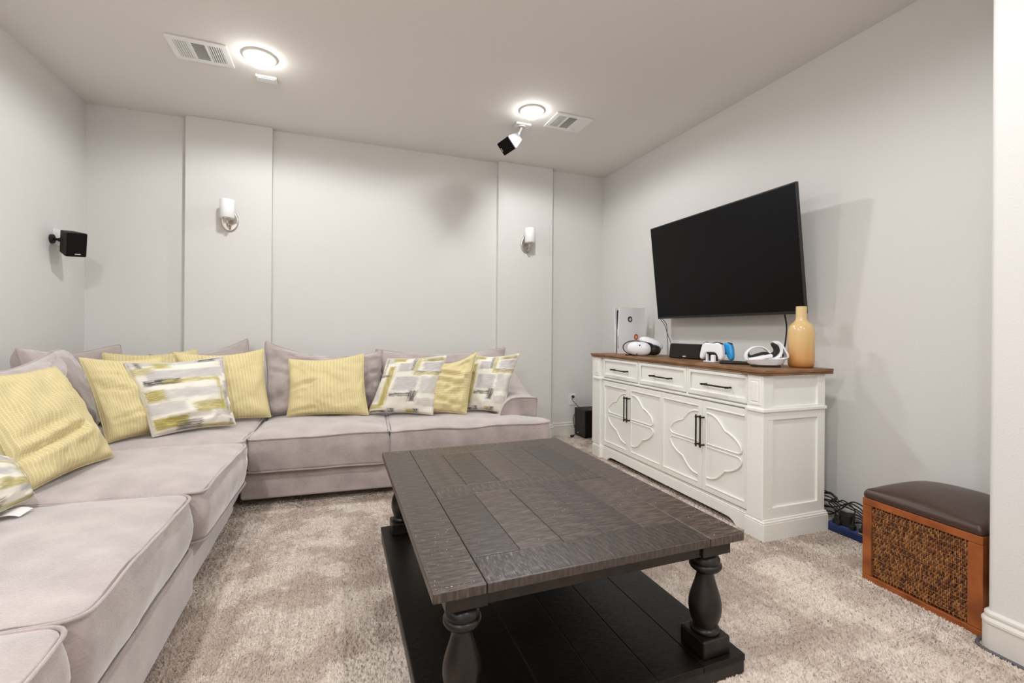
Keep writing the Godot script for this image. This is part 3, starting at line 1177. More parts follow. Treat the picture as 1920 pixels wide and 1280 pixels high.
func make_throw_pillows() -> void:
	var gy := "yellow striped throw pillows"
	var gp := "printed throw pillows"
	var y: Material = M.yellow
	var list := [
		["behind", [Vector3(-1.478, 0.925, 0.44), Vector3(-0.952, 0.940, 0.325), Vector3(-0.930, 0.455, 0.48), Vector3(-1.420, 0.455, 0.58)], 0.11, y, "yellow striped pillow almost hidden, only its top showing behind the others", gy, {"seed": 301, "sag": 0.02}],
		["C", [Vector3(-1.028, 0.935, 0.640), Vector3(-0.505, 0.945, 0.478), Vector3(-0.435, 0.455, 0.628), Vector3(-0.890, 0.455, 0.772)], 0.14, y, "yellow striped pillow half behind the wide printed pillow, beside the large grey back pillow", gy, {"seed": 302, "sag": 0.025}],
		["A", [Vector3(-1.335, 0.928, 1.075), Vector3(-1.03, 0.91, 0.80), Vector3(-0.905, 0.455, 0.91), Vector3(-1.171, 0.455, 1.168)], 0.15, y, "yellow striped pillow with side creases, left of the wide printed pillow in the corner", gy, {"seed": 303, "sag": 0.01, "creases": [[-0.95, 0.55, -0.35, 0.5, 0.012, 0.05], [-0.85, 0.2, -0.2, 0.12, 0.012, 0.05], [-0.8, -0.55, -0.1, -0.45, 0.012, 0.05]]}],
		["B", [Vector3(-1.163, 0.888, 1.000), Vector3(-0.715, 0.905, 0.718), Vector3(-0.608, 0.462, 0.872), Vector3(-0.985, 0.462, 1.112)], 0.15, M.print_wide, "cream pillow printed with wide grey and olive brush bands, in the sofa corner", gp, {"seed": 304, "zoom": 0.86, "sag": 0.005, "creases": [[-0.6, -0.72, 0.3, -0.68, 0.02, 0.07]]}],
		["D", [Vector3(-0.348, 0.868, 0.500), Vector3(0.193, 0.910, 0.603), Vector3(0.222, 0.455, 0.766), Vector3(-0.342, 0.455, 0.645)], 0.15, y, "yellow striped pillow standing alone in front of the large grey back pillow", gy, {"seed": 305, "sag": 0.02, "creases": [[-1.0, -0.12, -0.25, 0.12, 0.014, 0.05], [-1.0, -0.35, -0.5, -0.2, 0.008, 0.05], [-0.95, -0.9, -0.3, -0.78, 0.014, 0.05]]}],
		["G", [Vector3(1.000, 0.895, 0.690), Vector3(1.350, 0.915, 0.930), Vector3(1.180, 0.457, 0.998), Vector3(0.890, 0.457, 0.800)], 0.12, M.print_block, "block-printed cream pillow leaning on the sofa arm, last of the row", gp, {"seed": 306, "zoom": 0.92, "sag": 0.015}],
		["F", [Vector3(0.640, 0.860, 0.710), Vector3(1.020, 0.925, 0.850), Vector3(0.900, 0.457, 0.975), Vector3(0.560, 0.457, 0.830)], 0.13, y, "crumpled yellow pillow with level stripes, squeezed between two printed pillows", gy, {"seed": 307, "turn": true, "sag": 0.05, "wrinkle": 0.014, "creases": [[-0.6, 0.5, 0.9, 0.1, 0.022, 0.07], [-0.4, 0.15, 0.5, -0.05, 0.018, 0.06], [0.1, -0.15, 0.95, 0.0, 0.016, 0.06], [-0.2, -0.55, 0.7, -0.75, 0.014, 0.06]]}],
		["E", [Vector3(0.357, 0.866, 0.613), Vector3(0.790, 0.896, 0.809), Vector3(0.664, 0.457, 0.918), Vector3(0.205, 0.457, 0.702)], 0.14, M.print_block, "block-printed cream pillow beside the lone yellow pillow, over the cushion seam", gp, {"seed": 308, "zoom": 0.92, "sag": 0.0}],
		["big", [Vector3(-1.310, 0.905, 1.974), Vector3(-1.240, 0.908, 1.490), Vector3(-1.000, 0.465, 1.535), Vector3(-1.076, 0.468, 2.052)], 0.15, y, "nearest yellow striped pillow, large at the picture edge and creased along its lower half", gy, {"seed": 309, "sag": 0.0, "wrinkle": 0.01, "creases": [[-0.95, -0.48, 0.3, -0.3, 0.024, 0.07], [-0.9, -0.2, -0.1, -0.1, 0.008, 0.08]]}],
		["small", [Vector3(-1.27, 0.775, 2.33), Vector3(-1.125, 0.60, 2.05), Vector3(-1.02, 0.478, 2.11), Vector3(-1.03, 0.478, 2.55)], 0.13, M.print_wide, "printed cream pillow cut by the picture edge, its white care tag on the seat", gp, {"seed": 310, "zoom": 0.86}]]
	for a in list:
		var t := thing("throw_pillow", a[4], "pillow", Vector3.ZERO, 0.0, a[5])
		pillow(t, "cushion_body", a[1], a[2], a[3], a[6])
		if a[0] == "small":
			var m := MB.new()
			var p := []
			for k in 5:
				var f := k / 4.0
				var q := Vector3(-1.03, 0.472, 2.22).lerp(Vector3(-0.975, 0.468, 2.215), f) + Vector3(0, 0.006 * sin(f * PI), 0)
				p.append([q, q + Vector3(0.004, 0, 0.08)])
			m.sheet(p, Vector3.UP)
			part("care_tag", m, M.white_plastic, t, "white folded care tag")


# ------------------------------------------------------------------ coffee table

func plank(parent: Node, c: Vector3, length: float, width: float, h: float, along_z: bool, mat: Material, r := 0.004) -> void:
	var m := MB.new()
	m.x = Transform3D(Basis(Vector3.UP, PI / 2 if along_z else 0.0), c)
	m.rbox(Vector3.ZERO, Vector3(length, h, width), r, 2)
	var o := Vector2(rng.randf() * 3.0, rng.randf() * 3.0)
	for k in m.t.size():
		m.t[k] += o
	part("plank", m, mat, parent)


func make_table() -> void:
	var x0 := 0.2185
	var x1 := 1.2221
	var z0 := 1.816
	var z1 := 3.1691
	var top := 0.4514
	var th := 0.028
	var t := thing("coffee_table", "dark brown plank coffee table with turned legs and a low shelf", "table", Vector3((x0 + x1) / 2, 0, (z0 + z1) / 2))
	var hx := (x1 - x0) / 2
	var hz := (z1 - z0) / 2
	var y := top - th / 2
	var sw := 0.1395
	var g := 0.0008
	for s in [-1.0, 1.0]:
		plank(t, Vector3(s * (hx - sw / 2), y, 0), hz * 2, sw - g, th, true, M["board_%d" % (0 if s < 0 else 1)])
		plank(t, Vector3(0, y, s * (hz - sw / 2)), (hx - sw) * 2 - g, sw - g, th, false, M["board_%d" % (1 if s < 0 else 2)])
	plank(t, Vector3(0, y, 0), (hx - sw) * 2 - g, 0.106, th, false, M.board_0)
	var pw := (hx - sw) * 2 / 5
	for s in [-1.0, 1.0]:
		var lz := hz - sw - 0.053
		for k in 5:
			plank(t, Vector3(-(hx - sw) + pw * (k + 0.5), y + rng.randf_range(-0.0006, 0.0004), s * (0.053 + lz / 2)), lz - g, pw - g, th, true, M["board_%d" % ((k * 2 + int(s + 1)) % 3)], 0.003)
	# apron rails
	var ay := 0.4024
	for s in [-1.0, 1.0]:
		var m := MB.new()
		m.rbox(Vector3(s * (hx - 0.055), ay, 0), Vector3(0.022, 0.042, hz * 2 - 0.24), 0.002)
		part("apron", m, M.dark_wood, t)
		m = MB.new()
		m.rbox(Vector3(0, ay, s * (hz - 0.04)), Vector3(hx * 2 - 0.24, 0.042, 0.022), 0.002)
		part("apron", m, M.dark_wood, t)
	# legs: square block, turned vase, square foot
	for sx in [-1.0, 1.0]:
		for sz in [-1.0, 1.0]:
			var at := Vector3(sx * (hx - 0.093), 0, sz * (hz - 0.07))
			var m := MB.new()
			m.x = Transform3D(Basis(), at)
			m.lathe([Vector2(0.042, 0.118), Vector2(0.045, 0.122), Vector2(0.0455, 0.130), Vector2(0.042, 0.135), Vector2(0.0375, 0.138), Vector2(0.038, 0.143), Vector2(0.043, 0.156), Vector2(0.0485, 0.174), Vector2(0.0512, 0.194), Vector2(0.0505, 0.213), Vector2(0.0465, 0.233), Vector2(0.040, 0.254), Vector2(0.0335, 0.275), Vector2(0.0285, 0.294), Vector2(0.0265, 0.308), Vector2(0.028, 0.312), Vector2(0.036, 0.315), Vector2(0.046, 0.322), Vector2(0.0508, 0.330), Vector2(0.0505, 0.338), Vector2(0.046, 0.3425), Vector2(0.0445, 0.3435), Vector2(0.0455, 0.347), Vector2(0.0455, 0.354), Vector2(0.041, 0.363), Vector2(0.034, 0.371), Vector2(0.0285, 0.375), Vector2(0.028, 0.386)], 40)
			var leg := part("leg", m, M.dark_wood, t)
			m = MB.new()
			m.x = Transform3D(Basis(), at)
			m.rbox(Vector3(0, 0.402, 0), Vector3(0.112, 0.042, 0.1), 0.003)
			part("leg_block", m, M.dark_wood, leg)
			m = MB.new()
			m.x = Transform3D(Basis(), at)
			var poly := PackedVector2Array()
			m.rbox(Vector3(0, 0.0905, 0), Vector3(0.108, 0.057, 0.108), 0.007, 3)
			part("foot_block", m, M.dark_wood, leg)
	# low shelf of five boards on a frame
	var sh := MB.new()
	sh.rbox(Vector3(0, 0.022, 0), Vector3(hx * 2 + 0.001, 0.042, hz * 2 + 0.006), 0.004)
	var shelf := part("shelf", sh, M.dark_wood, t)
	var w := (hx * 2 + 0.005) / 6
	for k in 6:
		plank(shelf, Vector3(-hx + w * (k + 0.5) - 0.003, 0.053, 0.0), hz * 2 + 0.01, w - 0.0006, 0.022, true, M.dark_board, 0.003)
	# dust and crumbs on the top: nobody could count them
	var mm := MultiMesh.new()
	mm.transform_format = MultiMesh.TRANSFORM_3D
	var cb := MB.new()
	cb.rbox(Vector3.ZERO, Vector3.ONE, 0.2, 1)
	mm.mesh = cb.mesh()
	var spots := [[-0.44, 0.5, 0.05, 0.16, 110], [0.33, 0.28, 0.05, 0.05, 26], [-0.3, -0.35, 0.1, 0.25, 34], [0.0, 0.1, 0.4, 0.5, 90], [0.05, 0.33, 0.12, 0.12, 40], [-0.25, -0.6, 0.15, 0.05, 30], [0.42, 0.4, 0.03, 0.2, 20]]
	var total := 0
	for s in spots:
		total += s[4]
	mm.instance_count = total
	var k2 := 0
	for s in spots:
		for q in s[4]:
			var p := Vector3(clampf(s[0] + rng.randfn() * s[2], -0.49, 0.49), top + 0.0006, clampf(s[1] + rng.randfn() * s[3], -0.66, 0.66))
			var sc := 0.0008 + 0.0013 * pow(rng.randf(), 3.5)
			mm.set_instance_transform(k2, Transform3D(Basis(Vector3.UP, rng.randf() * TAU).scaled(Vector3(sc, sc * 0.6, sc * 1.3)), p))
			k2 += 1
	var mi := MultiMeshInstance3D.new()
	mi.name = "dust_specks"
	mi.multimesh = mm
	mi.material_override = M.crumb
	add_child(mi, true)
	mi.position = t.position
	tag(mi, "pale dust specks and crumbs scattered over the table top", "dust", "", "stuff")


# ------------------------------------------------------------------ sideboard

# a frame with a sunk panel: outer rectangle, frame widths (left, right, bottom, top), depths from the front
func framed(m: MB, x0: float, x1: float, y0: float, y1: float, w: Array, zf: float, zp: float, zb: float) -> void:
	m.box(Vector3(x0, y0, zf), Vector3(x0 + w[0], y1, zb), 0.0025, 2)
	m.box(Vector3(x1 - w[1], y0, zf), Vector3(x1, y1, zb), 0.0025, 2)
	m.box(Vector3(x0 + w[0] - 0.003, y0, zf), Vector3(x1 - w[1] + 0.003, y0 + w[2], zb), 0.0025, 2)
	m.box(Vector3(x0 + w[0] - 0.003, y1 - w[3], zf), Vector3(x1 - w[1] + 0.003, y1, zb), 0.0025, 2)
	m.box(Vector3(x0 + w[0] - 0.003, y0 + w[2] - 0.003, zp), Vector3(x1 - w[1] + 0.003, y1 - w[3] + 0.003, zb), 0.001)


func bar_pull(parent: Node, a: Vector3, b: Vector3, off := 0.03) -> void:
	var m := MB.new()
	var d := (b - a).normalized()
	var o := Vector3(0, 0, -off)
	m.tube([a + o - d * 0.014, b + o + d * 0.014], 0.0052, 10)
	for p in [a, b]:
		m.tube([p, p + o], 0.0055, 10)
		m.tube([p + o * 0.82, p + o * 1.16], 0.0065, 10)
	part("handle", m, M.bronze, parent)


func make_sideboard() -> void:
	var t := thing("sideboard", "long white sideboard with brown wood top and quatrefoil doors", "sideboard", Vector3(2.0623, 0, 2.5319), PI / 2 - 0.0241)
	var L := 1.777
	var c := 0.026          # the middle stands this far behind the end pillars
	var W: Material = M.cabinet
	var m := MB.new()
	m.box(Vector3(0.03, 0.10, 0.045), Vector3(L - 0.03, 0.862, 0.455), 0.002)
	part("case", m, W, t)
	# top: a stepped slab that follows the pillars
	m = MB.new()
	var pts := PackedVector2Array([Vector2(-0.012, -0.014), Vector2(0.15, -0.014), Vector2(0.162, 0.012), Vector2(L - 0.162, 0.012), Vector2(L - 0.15, -0.014), Vector2(L + 0.012, -0.014), Vector2(L + 0.012, 0.485), Vector2(-0.012, 0.485)])
	m.x = Transform3D(Basis(Vector3(1, 0, 0), Vector3(0, 0, 1), Vector3(0, -1, 0)), Vector3(0, 0.8925, 0))
	m.prism(pts, 0.0155, 0.003, 2, true)
	m.x.origin.y = 0.877
	var low := PackedVector2Array()
	for p in pts:
		low.append(Vector2(clampf(p.x, -0.006, L + 0.006), maxf(p.y + 0.006, -0.008)))
	m.prism(low, 0.0145, 0.003, 2, true)
	part("worktop", m, M.oak, t)
	# plinth with an arched cut-out
	m = MB.new()
	for e in [[0.0, 0.125], [L - 0.125, L]]:
		m.box(Vector3(e[0], 0, 0), Vector3(e[1], 0.092, 0.47), 0.003, 2)
	var ap := PackedVector2Array([Vector2(-0.11, 0.0), Vector2(-0.205, 0.0), Vector2(-0.225, 0.02), Vector2(-0.255, 0.033), Vector2(-0.3, 0.036), Vector2(-(L - 0.3), 0.036), Vector2(-(L - 0.255), 0.033), Vector2(-(L - 0.225), 0.02), Vector2(-(L - 0.205), 0.0), Vector2(-(L - 0.11), 0.0), Vector2(-(L - 0.11), 0.092), Vector2(-0.11, 0.092)])
	m.x = Transform3D(Basis(Vector3(-1, 0, 0), Vector3(0, 1, 0), Vector3(0, 0, -1)), Vector3(0, 0, 0.045))
	m.prism(ap, 0.045 - c, 0.002, 1)
	m.x = Transform3D()
	part("plinth", m, W, t)
	# plinth moulding, a small step and a rounded edge all round
	m = MB.new()
	for b in [[Vector3(0.001, 0.091, 0.001), Vector3(0.124, 0.103, 0.469), 0.005], [Vector3(L - 0.124, 0.091, 0.001), Vector3(L - 0.001, 0.103, 0.469), 0.005], [Vector3(0.11, 0.091, c + 0.001), Vector3(L - 0.11, 0.103, 0.1), 0.005],
			[Vector3(0.007, 0.102, 0.007), Vector3(0.12, 0.112, 0.466), 0.004], [Vector3(L - 0.12, 0.102, 0.007), Vector3(L - 0.007, 0.112, 0.466), 0.004], [Vector3(0.11, 0.102, c + 0.006), Vector3(L - 0.11, 0.112, 0.1), 0.004]]:
		m.box(b[0], b[1], b[2], 3)
	part("plinth_moulding", m, W, t)
	# end pillars with a raised block above the belt moulding
	for e in [[0.015, 0.117, 0], [L - 0.117, L - 0.015, 1]]:
		m = MB.new()
		m.box(Vector3(e[0] + 0.0015, 0.11, 0.005), Vector3(e[1] - 0.0015, 0.864, 0.08), 0.003, 2)
		var pl := part("pillar", m, W, t)
		m = MB.new()
		framed(m, e[0] + 0.012, e[1] - 0.012, 0.705, 0.846, [0.012, 0.012, 0.014, 0.012], 0.001, 0.0035, 0.02)
		m.box(Vector3(e[0] + 0.03, 0.725, -0.001), Vector3(e[1] - 0.03, 0.83, 0.02), 0.004, 3)
		part("pillar_block", m, W, pl)
	# belt moulding
	m = MB.new()
	m.box(Vector3(0.004, 0.671, -0.005), Vector3(0.122, 0.689, 0.46), 0.004, 3)
	m.box(Vector3(L - 0.122, 0.671, -0.005), Vector3(L - 0.004, 0.689, 0.46), 0.004, 3)
	m.box(Vector3(0.117, 0.676, c - 0.006), Vector3(L - 0.117, 0.69, 0.1), 0.003, 3)
	part("belt_moulding", m, W, t)
	# face frame of the middle
	m = MB.new()
	m.box(Vector3(0.115, 0.856, c + 0.002), Vector3(L - 0.115, 0.864, 0.08), 0.001)
	for x in [0.121, 0.609, 1.134, L - 0.128]:
		m.box(Vector3(x - 0.008, 0.69, c + 0.003), Vector3(x + 0.008, 0.86, 0.08), 0.001)
	for x in [0.121, L - 0.128]:
		m.box(Vector3(x - 0.008, 0.11, c + 0.003), Vector3(x + 0.008, 0.68, 0.08), 0.001)
	part("face_frame", m, W, t)
	# drawers
	var dr := [[0.128, 0.597], [0.619, 1.122], [1.146, 1.633]]
	for d in dr:
		m = MB.new()
		framed(m, d[0], d[1], 0.699, 0.853, [0.02, 0.02, 0.026, 0.018], c - 0.002, c + 0.008, c + 0.03)
		# a bead inside the frame
		m.tube([Vector3(d[0] + 0.02, 0.725, c + 0.004), Vector3(d[1] - 0.02, 0.725, c + 0.004), Vector3(d[1] - 0.02, 0.835, c + 0.004), Vector3(d[0] + 0.02, 0.835, c + 0.004)], 0.0045, 8, true)
		var o := part("drawer", m, W, t)
		var mid: float = (d[0] + d[1]) / 2 - 0.012
		bar_pull(o, Vector3(mid - 0.094, 0.772, c + 0.008), Vector3(mid + 0.094, 0.772, c + 0.008), 0.036)
	# doors: [near edge, far edge, which side the handle is on]
	for d in [[0.130, 0.470, 1], [0.4725, 0.856, 0], [0.8585, 1.256, 1], [1.2585, 1.630, 0]]:
		m = MB.new()
		var wi := [0.02, 0.034] if d[2] == 1 else [0.034, 0.02]
		framed(m, d[0], d[1], 0.121, 0.668, [wi[0], wi[1], 0.036, 0.038], c - 0.001, c + 0.009, c + 0.03)
		var a0: float = d[0] + wi[0]
		var a1: float = d[1] - wi[1]
		for yy in [0.157, 0.63]:
			m.tube([Vector3(a0, yy, c + 0.003), Vector3(a1, yy, c + 0.003)], 0.0065, 8)
		var o := part("door", m, W, t)
		var wp := a1 - a0 - 0.018
		for s in [1.0, -1.0]:
			var prof := [[0.0, 0.196], [0.035, 0.193], [0.075, 0.175], [0.107, 0.144], [0.131, 0.116], [0.165, 0.106], [0.205, 0.083], [0.232, 0.056], [0.241, 0.033], [0.236, 0.019], [0.222, 0.0095], [0.0, 0.0095]]
			var poly := PackedVector2Array()
			var bead := []
			for k in prof.size():
				var q: Array = prof[k]
				var sx: float = q[0] / 0.241 * minf(wp, 0.262)
				var px: float = (a1 - sx) if d[2] == 1 else (a0 + sx)
				poly.append(Vector2(-px, 0.3995 + s * q[1]))
				bead.append(Vector3(px, 0.3995 + s * q[1], c + 0.004))
			m = MB.new()
			m.x = Transform3D(Basis(Vector3(-1, 0, 0), Vector3(0, 1, 0), Vector3(0, 0, -1)), Vector3(0, 0, c + 0.011))
			m.prism(poly, 0.006, 0.0025, 2)
			m.x = Transform3D()
			var cur := smooth(bead.slice(0, 5), 4)
			cur.pop_back()
			cur.append_array(smooth(bead.slice(4, 11), 4))
			m.tube(cur, 0.0055, 8)
			m.tube([bead[10], bead[11]], 0.004, 8)
			part("door_fretwork", m, W, o)
		var hx: float = d[1] - 0.017 if d[2] == 1 else d[0] + 0.017
		bar_pull(o, Vector3(hx, 0.398, c), Vector3(hx, 0.566, c), 0.032)
	# end panels, near and far
	for e in [[0.015, 1.0], [L - 0.015, -1.0]]:
		m = MB.new()
		m.x = Transform3D(Basis(Vector3(0, 0, e[1]), Vector3(0, 1, 0), Vector3(-e[1], 0, 0)), Vector3(e[0], 0, 0)) if e[1] < 0 else Transform3D(Basis(Vector3(0, 0, 1), Vector3(0, 1, 0), Vector3(1, 0, 0)), Vector3(e[0], 0, 0))
		var x0 := 0.0075 if e[1] > 0 else -0.458
		var x1 := 0.458 if e[1] > 0 else -0.0075
		framed(m, x0, x1, 0.112, 0.672, [0.034, 0.056, 0.056, 0.044], 0.0, 0.012, 0.03)
		framed(m, x0, x1, 0.688, 0.864, [0.034, 0.056, 0.01, 0.004], 0.0, 0.012, 0.03)
		part("end_panel", m, W, t)


# ------------------------------------------------------------------ television

func make_television() -> void:
	var c := Vector3(2.487, 1.574, 1.750)
	var tilt := 0.1092
	var n := Vector3(-cos(tilt), -sin(tilt), -0.007).normalized()
	var t := thing("television", "large black flat television tilted down on the right wall", "television")
	var X := Transform3D(basis_of(Vector3(-0.0071, 0.0045, 1.0), n.cross(Vector3(0, 0, 1)) * -1.0), c)
	if X.basis.y.y < 0:
		X.basis = Basis(X.basis.x, -X.basis.y, -X.basis.z)
	var w := 1.315
	var h := 0.761
	# local z of X may point either way; put the screen on the side of n
	var f := signf(X.basis.z.dot(n))
	var m := MB.new()
	m.x = X
	m.rbox(Vector3(0, 0, -f * 0.011), Vector3(w, h, 0.022), 0.004, 2)
	m.rbox(Vector3(0, -0.09, -f * 0.036), Vector3(w * 0.86, h * 0.7, 0.04), 0.015, 3)
	part("television_body", m, M.tv_frame, t)
	m = MB.new()
	m.x = X
	m.rbox(Vector3(0, 0.004, f * 0.0006), Vector3(w - 0.014, h - 0.026, 0.002), 0.0008)
	part("screen", m, M.screen, t)
	m = MB.new()
	m.x = X
	m.rbox(Vector3(0, -h / 2 + 0.006, f * 0.001), Vector3(w - 0.01, 0.010, 0.003), 0.001)
	part("bottom_bezel", m, M.black_gloss, t)
	m = MB.new()
	m.box(Vector3(XR - 0.03, 1.40, 1.45), Vector3(XR, 1.72, 2.05), 0.004)
	for z in [1.52, 1.98]:
		m.tube([Vector3(XR - 0.015, 1.66, z), Vector3(2.535, 1.72, z)], 0.014, 8)
		m.tube([Vector3(XR - 0.015, 1.45, z), Vector3(2.575, 1.44, z)], 0.014, 8)
		m.tube([Vector3(2.535, 1.75, z), Vector3(2.583, 1.38, z)], 0.012, 8)
	part("wall_mount", m, M.black_soft, t)


# ------------------------------------------------------------------ things on the sideboard

func make_sideboard_things() -> void:
	var Y := 0.893
	var g := "cables hanging below the television"
	for a in [[[Vector3(2.56, 1.20, 1.105), Vector3(2.605, 1.15, 1.115), Vector3(2.61, 1.05, 1.122), Vector3(2.612, 0.95, 1.128), Vector3(2.613, 0.86, 1.13)], 0.0026, "thin straight cable hanging below the far end of the television"],
			[[Vector3(2.56, 1.20, 1.085), Vector3(2.60, 1.14, 1.10), Vector3(2.605, 1.06, 1.135), Vector3(2.60, 0.98, 1.185), Vector3(2.585, 0.905, 1.215), Vector3(2.57, 0.875, 1.23)], 0.0026, "thin black cable slanting from the television down towards the black speaker"],
			[[Vector3(2.57, 1.20, 2.24), Vector3(2.59, 1.12, 2.238), Vector3(2.595, 1.02, 2.225), Vector3(2.60, 0.93, 2.205), Vector3(2.605, 0.84, 2.20)], 0.0045, "black cable hanging below the near end of the television by the vase"]]:
		var m := MB.new()
		m.tube(smooth(a[0], 6), a[1], 8)
		tag(part("television_cable", m, M.cord), a[2], "cable", g)

	game_console(Y)
	headset(Y)

	# centre speaker
	var t := thing("centre_speaker", "wide low black speaker between the headset and the white gamepad", "speaker", Vector3(2.352, Y, 1.622), -PI / 2 + 0.12)
	var m := MB.new()
	var body := PackedVector2Array()
	for q in [Vector2(0.0, 0.0), Vector2(0.105, 0.002), Vector2(0.1, 0.096), Vector2(0.016, 0.108)]:
		body.append(q)
	m.x = Transform3D(Basis(Vector3(0, 0, -1), Vector3(0, 1, 0), Vector3(1, 0, 0)), Vector3(-0.142, 0, 0))
	m.prism(body, 0.284, 0.008, 3, true)
	part("speaker_body", m, M.black, t)
	m = MB.new()
	m.x = Transform3D(Basis(Vector3.RIGHT, -0.147), Vector3(0, 0.0535, -0.0075))
	m.rbox(Vector3.ZERO, Vector3(0.27, 0.1, 0.012), 0.005, 3)
	m.x = Transform3D(Basis(Vector3.RIGHT, -0.147), Vector3(0, 0.0535, 0.0045))
	m.rbox(Vector3.ZERO, Vector3(0.27, 0.1, 0.012), 0.005, 3)
	part("grille", m, M.grey_cloth, t)
	m = MB.new()
	m.x = Transform3D(Basis(Vector3.RIGHT, -0.147), Vector3(0.01, 0.018, 0.0165))
	m.rbox(Vector3.ZERO, Vector3(0.028, 0.0075, 0.0016), 0.0005)
	part("badge", m, M.silver, t)

	# two gamepads on a charging stand
	t = thing("charging_stand", "small white charging stand holding the two gamepads upright", "stand", Vector3(2.285, Y, 1.955), -1.42)
	m = MB.new()
	m.box(Vector3(-0.04, 0, -0.045), Vector3(0.04, 0.008, 0.045), 0.004, 2)
	m.box(Vector3(-0.034, 0.005, 0.005), Vector3(-0.024, 0.055, 0.028), 0.004, 2)
	m.box(Vector3(0.002, 0.005, 0.008), Vector3(0.034, 0.048, 0.03), 0.008, 3)
	part("stand_body", m, M.white_gloss, t)
	m = MB.new()
	m.box(Vector3(-0.026, 0.004, -0.02), Vector3(0.026, 0.058, 0.01), 0.006, 2)
	part("stand_core", m, M.black, t)
	gamepad("white gamepad hanging upright on the charging stand", M.white_gloss, Vector3(2.285, Y + 0.094, 1.955), -1.42)
	gamepad("blue gamepad half hidden behind the white one", M.blue, Vector3(2.345, Y + 0.094, 1.975), -1.42)

	# remote control
	t = thing("remote_control", "slim black remote control lying beside the gamepads", "remote", Vector3(2.27, Y, 2.145), -0.85)
	m = MB.new()
	m.rbox(Vector3(0, 0.009, 0), Vector3(0.172, 0.018, 0.042), 0.008, 3)
	part("remote_body", m, M.black, t)
	m = MB.new()
	for k in 9:
		for r in 3:
			m.rbox(Vector3(-0.065 + k * 0.0125, 0.0185, -0.011 + r * 0.011), Vector3(0.007, 0.003, 0.006), 0.001)
	var b := part("buttons", m, M.black_soft, t)
	b.set_meta("kind", "stuff")

	controller_dock(Y)

	# amber bottle vase
	t = thing("vase", "amber frosted glass bottle vase at the near end of the sideboard", "vase", Vector3(2.452, Y, 2.436))
	m = MB.new()
	m.lathe([Vector2(0, 0.001), Vector2(0.05, 0.0), Vector2(0.058, 0.003), Vector2(0.0635, 0.012), Vector2(0.066, 0.028), Vector2(0.067, 0.06), Vector2(0.067, 0.12), Vector2(0.0668, 0.17), Vector2(0.0665, 0.203), Vector2(0.065, 0.218), Vector2(0.060, 0.232), Vector2(0.050, 0.245), Vector2(0.039, 0.255), Vector2(0.032, 0.263), Vector2(0.0285, 0.272), Vector2(0.0272, 0.285), Vector2(0.027, 0.325), Vector2(0.0272, 0.338), Vector2(0.0264, 0.341), Vector2(0.0245, 0.340), Vector2(0.0235, 0.33), Vector2(0.0235, 0.28), Vector2(0.026, 0.266), Vector2(0.03, 0.25)], 48)
	part("glass_body", m, M.amber, t)
	m = MB.new()
	m.lathe([Vector2(0.0268, 0.3395), Vector2(0.0272, 0.342), Vector2(0.0255, 0.3445), Vector2(0.0242, 0.342), Vector2(0.0245, 0.3395)], 40)
	part("rim", m, M.amber, t)


func game_console(Y: float) -> void:
	# upright: two white shells curving round a black core; local x runs from the front edge to the back, z is its thickness
	var t := thing("game_console", "white upright game console with black core at the far end of the sideboard", "game console", Vector3(2.29, Y, 0.845), -0.02)
	var Lx := 0.262
	var hh := 0.402
	var m := MB.new()
	m.box(Vector3(0.012, 0.004, -0.024), Vector3(Lx - 0.01, hh - 0.02, 0.024), 0.012, 3)
	part("core", m, M.black_gloss, t)
	m = MB.new()
	m.box(Vector3(0.06, 0.0, -0.03), Vector3(0.2, 0.006, 0.03), 0.002)
	part("foot", m, M.black, t)
	for s in [1.0, -1.0]:
		# a thin shell whose outer face bows out towards the front edge
		var p := []
		for a in 13:
			var row := []
			var fy := a / 12.0
			for b in 13:
				var fx := b / 12.0
				var o := 0.036 + 0.010 * sin(PI * clampf(fx * 1.1, 0, 1)) * (0.5 + 0.5 * fy) - 0.012 * pow(1.0 - fx, 3) * (1.0 - fy)
				o += 0.006 * fy
				row.append(Vector3(fx * Lx, fy * hh, s * o))
			p.append(row)
		m = MB.new()
		m.sheet(p, Vector3(0, 0, s))
		var q := []
		for a in 13:
			var row := []
			for b in 13:
				var e := 0.008 + 0.012 * (1.0 - absf(a / 12.0 - 0.5) * 2.0)
				row.append(p[a][b] - Vector3(0, 0, s * e))
			q.append(row)
		m.sheet(q, Vector3(0, 0, -s))
		for e in [0, 12]:
			var e1 := []
			var e2 := []
			for k in 13:
				e1.append([p[k][e], q[k][e]])
				e2.append([p[e][k], q[e][k]])
			m.sheet(e1, Vector3(-1 if e == 0 else 1, 0, 0))
			m.sheet(e2, Vector3(0, -1 if e == 0 else 1, 0))
		var sh := part("side_shell", m, M.white_gloss, t)
		if s > 0:
			badge(sh, Vector3(0.105, 0.3, 0.0484), 0.023, 0.025, M.black, M.silver)
			badge(sh, Vector3(0.172, 0.145, 0.0437), 0.021, 0.026, M.red, M.orange)
			m = MB.new()
			m.box(Vector3(-0.0012, 0.045, 0.024), Vector3(0.003, 0.155, 0.0275), 0.001)
			part("disc_slot", m, M.black, sh)


